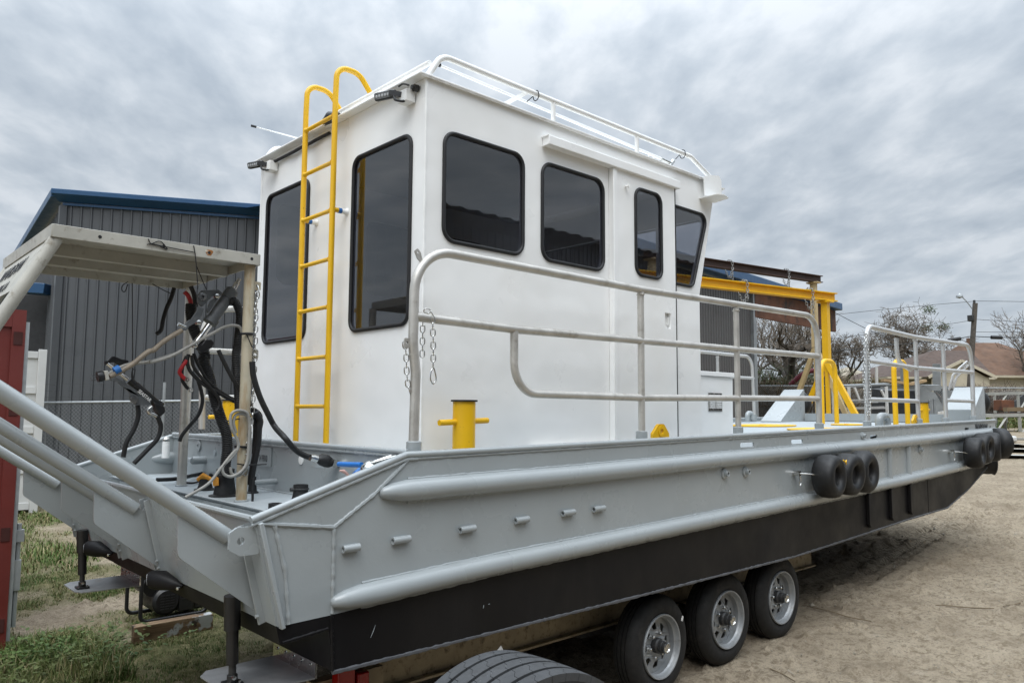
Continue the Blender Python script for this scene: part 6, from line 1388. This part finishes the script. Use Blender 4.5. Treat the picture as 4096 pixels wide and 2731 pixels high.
for i, (px, d) in enumerate((([(78.478,24.835,10.014)], 0), ([(77.332,25.693,11.648)], 0), ([(77.329,25.916,9.887)], 0))):
    m = MB(); q = random.Random(i+70)
    for k in range(160):
        c = Vector(px[0])+Vector((q.gauss(0, .28), q.gauss(0, .28), q.gauss(0, .22))); v = Vector((q.uniform(-1, 1), q.uniform(-1, 1), q.uniform(-1, 1))).normalized()*.12; w_ = v.orthogonal().normalized()*.05
        m.add([c-v, c+w_, c+v, c-w_], [(0, 1, 2, 3)])
    o = m.build('mistletoe', IVY, None, ang=0); tag(o, ('lowest right', 'topmost', 'left')[i]+' green mistletoe clump in the wide bare tree', 'mistletoe', 'mistletoe clumps', 'stuff')

# ------------------------------------------------------------------ houses
UR = Vector((math.sin(yaw), -math.cos(yaw), 0)); VF = Vector((math.cos(yaw), math.sin(yaw), 0))
def HP(u, v, z): w = UR*u+VF*v; return (w.x, w.y, z)
def house(label, u0, u1, v0, v1, zg, ze, zr, ridge, rmat, wmat, over=.5, gable=None, wins=()):
    c = HP((u0+u1)/2, (v0+v1)/2, zg); th = thing('house', label, 'house', c, 'houses beyond the yard')
    m = MB(); pts = [(u0, v0), (u1, v0), (u1, v1), (u0, v1)]
    m.add([HP(u, v, zg-.5) for u, v in pts]+[HP(u, v, ze) for u, v in pts], [(0, 1, 5, 4), (1, 2, 6, 5), (2, 3, 7, 6), (3, 0, 4, 7)]); wl = m.build('wall', wmat, th, ang=0)
    k = int((ze-zg)/.2)
    for i in range(k):
        m = MB(); z = zg+.1+i*.2; a = HP(u0, v0-.012, z); b_ = HP(u1, v0-.012, z); m.bar(a, b_, .012, .16); m.build('siding_board', wmat, wl)
    o = over; e_ = [(u0-o, v0-o), (u1+o, v0-o), (u1+o, v1+o), (u0-o, v1+o)]; vm = (v0+v1)/2
    m = MB(); m.add([HP(u, v, ze) for u, v in e_]+[HP(ridge[0], vm, zr), HP(ridge[1], vm, zr)], [(0, 1, 5, 4), (1, 2, 5), (2, 3, 4, 5), (3, 0, 4)]); rf = m.build('roof', rmat, th, ang=0)
    m = MB()
    for (a, b_) in zip(e_, e_[1:]+e_[:1]): m.bar(HP(*a, ze-.10), HP(*b_, ze-.10), .04, .18)
    m.build('fascia', SIDING, rf)
    if gable:
        gu, gw, gp, gz = gable
        m = MB(); m.add([HP(gu-gw, v0-gp, ze-.05), HP(gu+gw, v0-gp, ze-.05), HP(gu, v0-gp, gz), HP(gu-gw, v0+2, ze-.05), HP(gu+gw, v0+2, ze-.05), HP(gu, v0+4, gz)], [(0, 2, 5, 3), (1, 4, 5, 2)]); g = m.build('gable_roof', rmat, th, ang=0)
        m = MB(); m.add([HP(gu-gw*.85, v0-gp+.3, zg-.3), HP(gu+gw*.85, v0-gp+.3, zg-.3), HP(gu+gw*.85, v0-gp+.3, ze-.2), HP(gu, v0-gp+.3, gz-.15), HP(gu-gw*.85, v0-gp+.3, ze-.2)], [(0, 1, 2, 3, 4)]); m.build('gable_wall', wmat, g, ang=0)
        m = MB(); m.bar(HP(gu-gw, v0-gp-.02, ze-.1), HP(gu, v0-gp-.02, gz-.06), .05, .22); m.bar(HP(gu+gw, v0-gp-.02, ze-.1), HP(gu, v0-gp-.02, gz-.06), .05, .22); m.build('gable_trim', SIDING, g)
        m = MB(); m.bar(HP(gu-gw*.8, v0-gp+.25, zg+.9), HP(gu+gw*.8, v0-gp+.25, zg+.9), .05, 1.6); m.build('porch_opening', CURTAIN, g)
    for (a, b_, z0, z1) in wins:
        m = MB(); m.bar(HP(a, v0-.03, (z0+z1)/2), HP(b_, v0-.03, (z0+z1)/2), .04, z1-z0); w_ = m.build('window', SIDING, th)
        m = MB(); m.bar(HP(a+.08, v0-.056, (z0+z1)/2), HP(b_-.08, v0-.056, (z0+z1)/2), .01, z1-z0-.16); m.build('pane', CURTAIN, w_)
        m = MB(); m.add([HP(a-.1, v0-.08, z1), HP(b_+.1, v0-.08, z1), HP(b_+.1, v0-.6, z0+.2), HP(a-.1, v0-.6, z0+.2)], [(0, 1, 2, 3)]); m.build('awning', SIDING, w_)
    return th, rf
HD = 61.
pu = lambda px, d: (px-2048)/3055.87*d
zat = lambda py, d, h0=1656: 1.9+(h0-py)/3055.87*d
hs, hr = house('cream house with brown shingle hip roof at right', pu(3880, HD), pu(4330, HD), HD, HD+9, 2.3, zat(1501, HD), zat(1372, HD+5), (pu(3800, HD+5)+1, pu(3985, HD+5)), ROOFB, SIDING, .6, None, ((pu(3945, HD), pu(3975, HD), 2.4, 3.9), (pu(4005, HD), pu(4040, HD), 2.4, 3.9), (pu(4065, HD), pu(4095, HD), 2.4, 3.9)))
m = MB(); c = Vector(HP(pu(3905, HD+3), HD+3.5, zat(1395, HD+3.5))); m.bar(c-u_*.6, c+u_*.9, .5, .5, (1, 0, 0)); m.build('chimney', ROOFB, hr)
house('cream house wing with dark roof and front gable', pu(3530, HD), pu(3885, HD), HD-1.5, HD+7, 2.3, zat(1512, HD), zat(1402, HD+3), (pu(3735, HD+3), pu(3880, HD+3)), ROOFD, SIDING, .6, (pu(3760, HD), 2.6, 1.6, zat(1440, HD-3)), ((pu(3560, HD), pu(3600, HD), 2.4, 3.6),))
house('small tan house with pale gable far behind the gantry legs', pu(3335, 78), pu(3470, 78), 78, 86, 2.1, zat(1508, 78), zat(1470, 82), (pu(3395, 82), pu(3400, 82)), SIDING2, SIDING2, .4)
house('low tan house behind the bare trees', pu(3490, 90), pu(3640, 90), 90, 98, 2.2, zat(1500, 90), zat(1462, 94), (pu(3530, 94), pu(3600, 94)), ROOFD, SIDING2, .5)

# ------------------------------------------------------------------ utility pole and wires
UP = thing('utility_pole', 'leaning wooden utility pole with street lamp arm', 'pole', [(56.073,16.376,2.820)][0])
pt_ = [(55.903,15.744,9.144)][0]; pb_ = [(56.011,16.474,2.494)][0]
m = MB(); m.tube([pb_, pt_], [.17, .15], 10); m.build('pole', POLEW, UP)
la = [(55.838,15.862,8.687),(55.476,16.126,9.255),(55.240,16.308,9.546),(55.165,16.372,9.594)]
m = MB(); m.tube(la, .035, 6); m.build('lamp_arm', GALVS, UP)
c = [(55.117,16.416,9.594)][0]; m = MB(); m.lathe([(.05, .18), (.1, .1), (.2, .05), (.22, -.08), (.02, -.16)], AX(c, (0, 0, 1)), 12); m.build('street_lamp', GALVS, UP)
c = [(55.766,15.996,8.148)][0]; m = MB(); m.box(c, (.35, .35, .4)); m.build('flood_lamp', HUBD, UP, bevel=.03)
c = [(55.848,15.781,9.258)][0]; m = MB(); m.lathe([(.04, -.12), (.09, -.06), (.05, 0), (.09, .05), (.03, .09)], AX(c, (0, 0, 1)), 10); m.build('insulator', HUBD, UP)
wires = (([(55.848,15.781,9.258),(53.503,17.991,8.961),(49.937,21.360,8.442),(46.380,24.737,7.793)], 'thin top wire running left from the pole'), ([(55.847,15.780,9.274),(57.083,14.635,9.268),(59.485,12.413,9.239)], 'thin top wire running right from the pole'),
 ([(55.869,15.914,8.035),(54.782,16.953,7.782),(52.413,19.206,7.322),(50.039,21.455,6.927),(47.672,23.712,6.418)], 'second wire running left from the pole'), ([(55.998,15.788,8.085),(57.168,14.715,7.997),(59.577,12.499,7.870)], 'second wire running right from the pole'),
 ([(55.872,16.007,7.269),(56.737,15.206,7.260),(58.368,13.693,7.273),(59.616,12.536,7.284)], 'third wire running right from the pole'), ([(55.892,16.025,6.976),(57.000,15.005,6.920),(58.392,13.716,6.915),(59.640,12.558,6.925)], 'thick cable with splice box running right'),
 ([(55.856,16.058,6.975),(54.851,17.018,6.755),(52.473,19.264,6.409),(50.096,21.510,6.064),(48.315,23.196,5.772)], 'thick cable with splice box running left'), ([(39.272,17.705,7.220),(40.177,16.943,6.614),(40.977,16.262,6.125),(42.369,15.061,5.419)], 'slanting service wire from the shed roof corner'))
for i, (p, lab) in enumerate(wires):
    m = MB(); m.tube(spl(p, 5), .028 if 'thick' in lab else .015, 5); o = m.build('overhead_wire', BLK, None); tag(o, lab, 'wire', 'overhead wires')
for p, lab in (([(54.794,17.076,6.706),(55.350,16.546,6.825)], 'black splice box on the cable left of the pole'), ([(56.820,15.172,6.918),(57.325,14.706,6.906)], 'black splice box on the cable right of the pole')):
    m = MB(); m.tube(p, .12, 8); o = m.build('splice_box', BLK, None); tag(o, lab, 'splice box', 'cable splice boxes')

# ------------------------------------------------------------------ scrap yard beyond the bow
def gnd(v, dz=0): return Vector((v[0], v[1], G(v[0], v[1])+dz))
def bench(label, d, pxs, pyt, h, n):
    e_ = [Vector(v) for v in [(38.682,10.588,2.807),(41.043,8.389,2.905)]] if d == 0 else [Vector(v) for v in [(34.116,9.463,1.850),(36.200,7.524,1.916)]]
    a, b_ = e_; dr = (b_-a).normalized(); sd = Vector((-dr.y, dr.x, 0)).normalized()
    th = thing('work_bench', label, 'bench', tuple(gnd(a)), 'aluminium work benches')
    m = MB(); m.bar(a, b_, .10, .13); m.bar(a+sd*.9, b_+sd*.9, .10, .13); m.build('top_rail', BENCHM, th)
    m = MB(); m.bar(a+sd*.45+u_*.02, b_+sd*.45+u_*.02, .85, .02); m.build('top_sheet', BENCHM, th)
    L_ = (b_-a).length; k = 0.3
    while k < L_:
        for s in (0, .9):
            p = a+dr*k+sd*s; m = MB(); m.bar((p.x, p.y, p.z-.06), (p.x, p.y, G(p.x, p.y)), .10, .10, (1, 0, 0)); m.build('leg', BENCHM, th)
        p = a+dr*k; m = MB(); m.bar((p+dr*.05)-u_*.75, p+dr*.55-u_*.06, .07, .07, (1, 0, 0)); m.build('brace', BENCHM, th)
        k += 1.05
    return th
bench('upper pale aluminium bench frame at the right edge', 0, 0, 0, 0, 0)
bench('lower pale aluminium bench in front of the upper one', 1, 0, 0, 0, 0)
for pts, mt, lab, w_, h_ in (([(35.009,9.311,1.921),(36.799,7.645,1.986)], BROWN, 'dark red steel plank lying on the lower bench', .4, .06), ([(35.600,9.151,2.104),(37.150,7.710,2.147)], paint('tan_plank', (.21, .15, .085), .8, var=.2, vs=2, bst=0), 'tan wooden plank lying on the lower bench', .25, .16),
     ([(34.300,9.300,1.792),(35.989,7.729,1.836)], DARKM, 'thin dark pipe lying on the lower bench', .05, .04)):
    m = MB(); m.bar(pts[0], pts[1], w_, h_); o = m.build('bench_plank', mt, None); tag(o, lab, 'plank')
# bundle of dark pipes behind the benches
PBn = thing('pipe_bundle', 'slanting bundle of dark pipes behind the benches', 'pipes', tuple(gnd([(42.029,10.283,2.341)][0])))
for k in range(6):
    p = [Vector(v) for v in [(41.786,10.538,2.105),(42.351,9.940,2.696)]]; m = MB(); m.tube([p[0]+u_*(-.18+.085*k), p[1]+u_*(-.18+.085*k)], .04, 8); m.build('pipe', DARKM, PBn)
m = MB(); p = [(37.894,10.014,2.299),(38.291,9.648,2.281)]; m.bar(p[0], p[1], .6, .45); o = m.build('rusty_box', RUSTB, None, bevel=.02); tag(o, 'rusty brown box under the upper bench', 'box')
# storage rack with silver lengths
RK = thing('storage_rack', 'open rack loaded with silver aluminium lengths left of the chained post', 'rack', tuple(gnd([(24.523,10.128,1.931)][0])))
def rk_bar(a, b_, w_, mt, nm='rack_bar'):
    m = MB(); m.bar(a, b_, w_, w_, (0, 0, 1)); m.build(nm, mt, RK)
for px in (3395, 3545):
    v = Vector([(24.094,10.424,2.749)][0]) if px == 3395 else Vector([(24.958,9.623,2.756)][0])
    for s in (0, 1.2): rk_bar((v.x+s*.68, v.y+s*.73, v.z), (v.x+s*.68, v.y+s*.73, G(v.x, v.y)), .07, WHITEC, 'rack_post')
for py, l in ((1545, 0), (1606, 1), (1640, 2), (1672, 3)):
    for j in range(5):
        q_ = random.Random(py+j); a = Vector([(24.065,10.504,2.318)][0]); b_ = Vector([(25.069,9.566,2.389)][0]); z = zat(py, 24)+q_.uniform(-.04, .05)
        rk_bar((a.x+.14*j, a.y+.15*j, z), (b_.x+.14*j+q_.uniform(-.5, .3), b_.y+.15*j, z+q_.uniform(0, .06)), q_.choice((.03, .04, .06)), ALUM if (j+l) % 3 else DARKM, 'stored_length')
rk_bar([(24.229,10.303,2.711)][0], [(24.385,10.213,2.274)][0], .06, WHITEC, 'rack_brace'); rk_bar([(24.850,9.737,2.638)][0], [(24.986,9.650,2.326)][0], .06, WHITEC, 'rack_brace')
def slab(name, pts, th_, mt, lab, cat):
    P = [Vector(p) for p in pts]; n_ = (P[1]-P[0]).cross(P[-1]-P[0]).normalized()*th_
    m = MB(); k = len(P); m.add(P+[p+n_ for p in P], [tuple(range(k)), tuple(range(2*k-1, k-1, -1))]+[(i, (i+1) % k, k+(i+1) % k, k+i) for i in range(k)]); o = m.build(name, mt, None, ang=0); tag(o, lab, cat); return o
slab('steel_tank', [(26.007,10.032,2.653),(26.727,9.365,2.659),(26.812,9.446,1.372),(26.093,10.113,1.366)], 1.0, DARKM, 'dark grey steel tank behind the yellow hoop', 'tank')
slab('sheet_metal', [(26.254,9.093,2.860),(26.455,8.931,2.662),(26.637,8.772,2.584),(26.840,8.634,2.186),(26.907,8.642,1.627),(26.337,9.171,1.622)], .05, GREYM, 'big mottled galvanised sheet leaning by the yellow bitt', 'sheet')
slab('sheet_metal', [(27.358,8.782,2.640),(27.835,8.334,2.684),(27.911,8.406,1.544),(27.431,8.851,1.540)], .05, GREYM, 'grey steel plate standing behind the push knee', 'sheet')
slab('steel_strip', [(25.971,8.736,2.334),(26.029,8.683,2.334),(26.099,8.706,1.631),(26.041,8.759,1.630)], .05, GREYM, 'left narrow steel strip leaning on the galvanised sheet', 'strip')
slab('steel_strip', [(26.078,8.633,2.366),(26.119,8.595,2.366),(26.191,8.620,1.631),(26.150,8.658,1.631)], .05, GREYM, 'right narrow steel strip leaning on the galvanised sheet', 'strip')
slab('corrugated_offcut', [(25.657,8.389,1.959),(25.840,8.214,2.006),(25.882,8.221,1.639),(25.707,8.383,1.637)], .03, WHITEC, 'small cream corrugated offcut by the forward rail', 'offcut')
slab('steel_channel', [(27.782,11.092,2.922),(29.499,9.501,2.919),(29.512,9.513,2.725),(27.795,11.104,2.728)], .3, GREYM, 'long grey steel channel lying across the scrap pile', 'channel')
slab('dark_box', [(22.334,9.443,1.740),(23.127,8.710,1.718),(23.151,8.733,1.360),(22.359,9.467,1.353)], .8, paint('dark_crate', (.035, .028, .022), .7, var=.3, bst=0), 'low dark crate just behind the deck vent', 'crate')
slab('roof_panel', [(23.005,10.064,2.743),(23.995,9.140,2.803),(24.009,9.132,2.758),(23.020,10.057,2.690)], .35, GREYM, 'flat silver panel on top of the rack', 'panel')
for p, w_, mt, lab in (([(31.506,10.270,3.796),(31.573,10.334,2.785)], .26, GREYM, 'upright grey steel column behind the gable house'), ([(30.597,11.131,3.647),(30.675,11.165,2.797)], .22, GREYM, 'upright grey post behind the second yellow hoop')):
    m = MB(); m.bar(p[0], p[1], w_, .12, (1, 0, 0)); o = m.build('steel_column', mt, None); tag(o, lab, 'column')
m = MB(); p = [(31.895,12.649,3.781),(31.948,12.685,3.104)]; m.tube(p, .06, 8); o = m.build('thin_pole', WHITEC, None); tag(o, 'thin white pole standing by the rack', 'pole')
LT = thing('lattice_frame', 'shiny bent aluminium lattice frame in front of the house', 'frame', tuple(gnd([(30.998,9.544,2.412)][0])))
lp = [[Vector(v) for v in [(30.806,9.677,2.775),(30.883,9.537,3.324),(31.053,9.345,3.599),(31.227,9.157,3.820),(31.289,9.115,3.692)]], [Vector(v) for v in [(30.917,9.568,2.822),(30.984,9.455,3.233),(31.128,9.290,3.490),(31.263,9.141,3.674),(31.299,9.100,3.738)]]]
for l in lp:
    m = MB(); m.tube(l, .04, 6); m.build('lattice_rail', ALUM, LT)
for i in range(4):
    m = MB(); m.tube([lp[0][i], lp[1][i+1]], .03, 6); m.tube([lp[1][i], lp[0][i+1]], .03, 6); m.build('lattice_bar', ALUM, LT)
for i, (p, lab) in enumerate((([(27.966,10.902,3.082),(28.169,10.730,2.952),(28.688,10.250,2.947)], 'left pale timber offcut on the steel channel'), ([(28.688,10.250,2.947),(28.943,10.006,3.002),(29.068,9.881,3.073)], 'right pale timber offcut on the steel channel'))):
    m = MB(); m.bar(p[0], p[2], .25, .09); o = m.build('timber_offcut', paint('pale_timber_%d' % i, (.42, .29, .16), .8, var=.2, bst=0), None); tag(o, lab, 'timber')
m = MB(); m.tube(spl([(36.950,18.974,3.324),(37.337,18.552,3.836),(37.743,18.147,4.068),(38.124,17.806,3.970)], 5), .12, 8); o = m.build('red_tarp', paint('dark_red_tarp', (.16, .012, .025), .6, bst=0), None); tag(o, 'dark red rolled tarp over the brush behind the gantry', 'tarp')
# white sheets lying on the ground past the bow
rsq = random.Random(9)
for i, (px, lab) in enumerate((([(24.235,6.392,1.094)], 'nearest white sheet lying flat past the bow'), ([(26.235,6.597,1.061)], 'second white sheet lying flat past the bow'), ([(27.775,7.217,1.112)], 'third white sheet lying flat past the bow'))):
    c = gnd(px[0], .03+.012*i); m = MB(); m.box((0, 0, 0), (1.9, 1.3, .012), Matrix.Translation(c) @ Matrix.Rotation(R(20+9*i), 4, 'Z') @ Matrix.Rotation(R(2), 4, 'Y')); o = m.build('white_sheet', WHITEC, None); tag(o, lab, 'sheet', 'white sheets on the ground')
m = MB(); p = [gnd(v, .04) for v in [(30.117,7.786,1.098),(31.480,6.504,1.253)]]; m.bar(p[0], p[1], .12, .06); o = m.build('ground_beam', BENCHM, None); tag(o, 'pale beam lying on the ground at the edge of the lawn', 'beam')
m = MB(); c = gnd([(28.973,7.477,1.104)][0], .12); m.box(c, (.7, .5, .2)); o = m.build('cushion_block', WHITEC, None, bevel=.06); tag(o, 'pale rounded block lying by the white sheets', 'block')
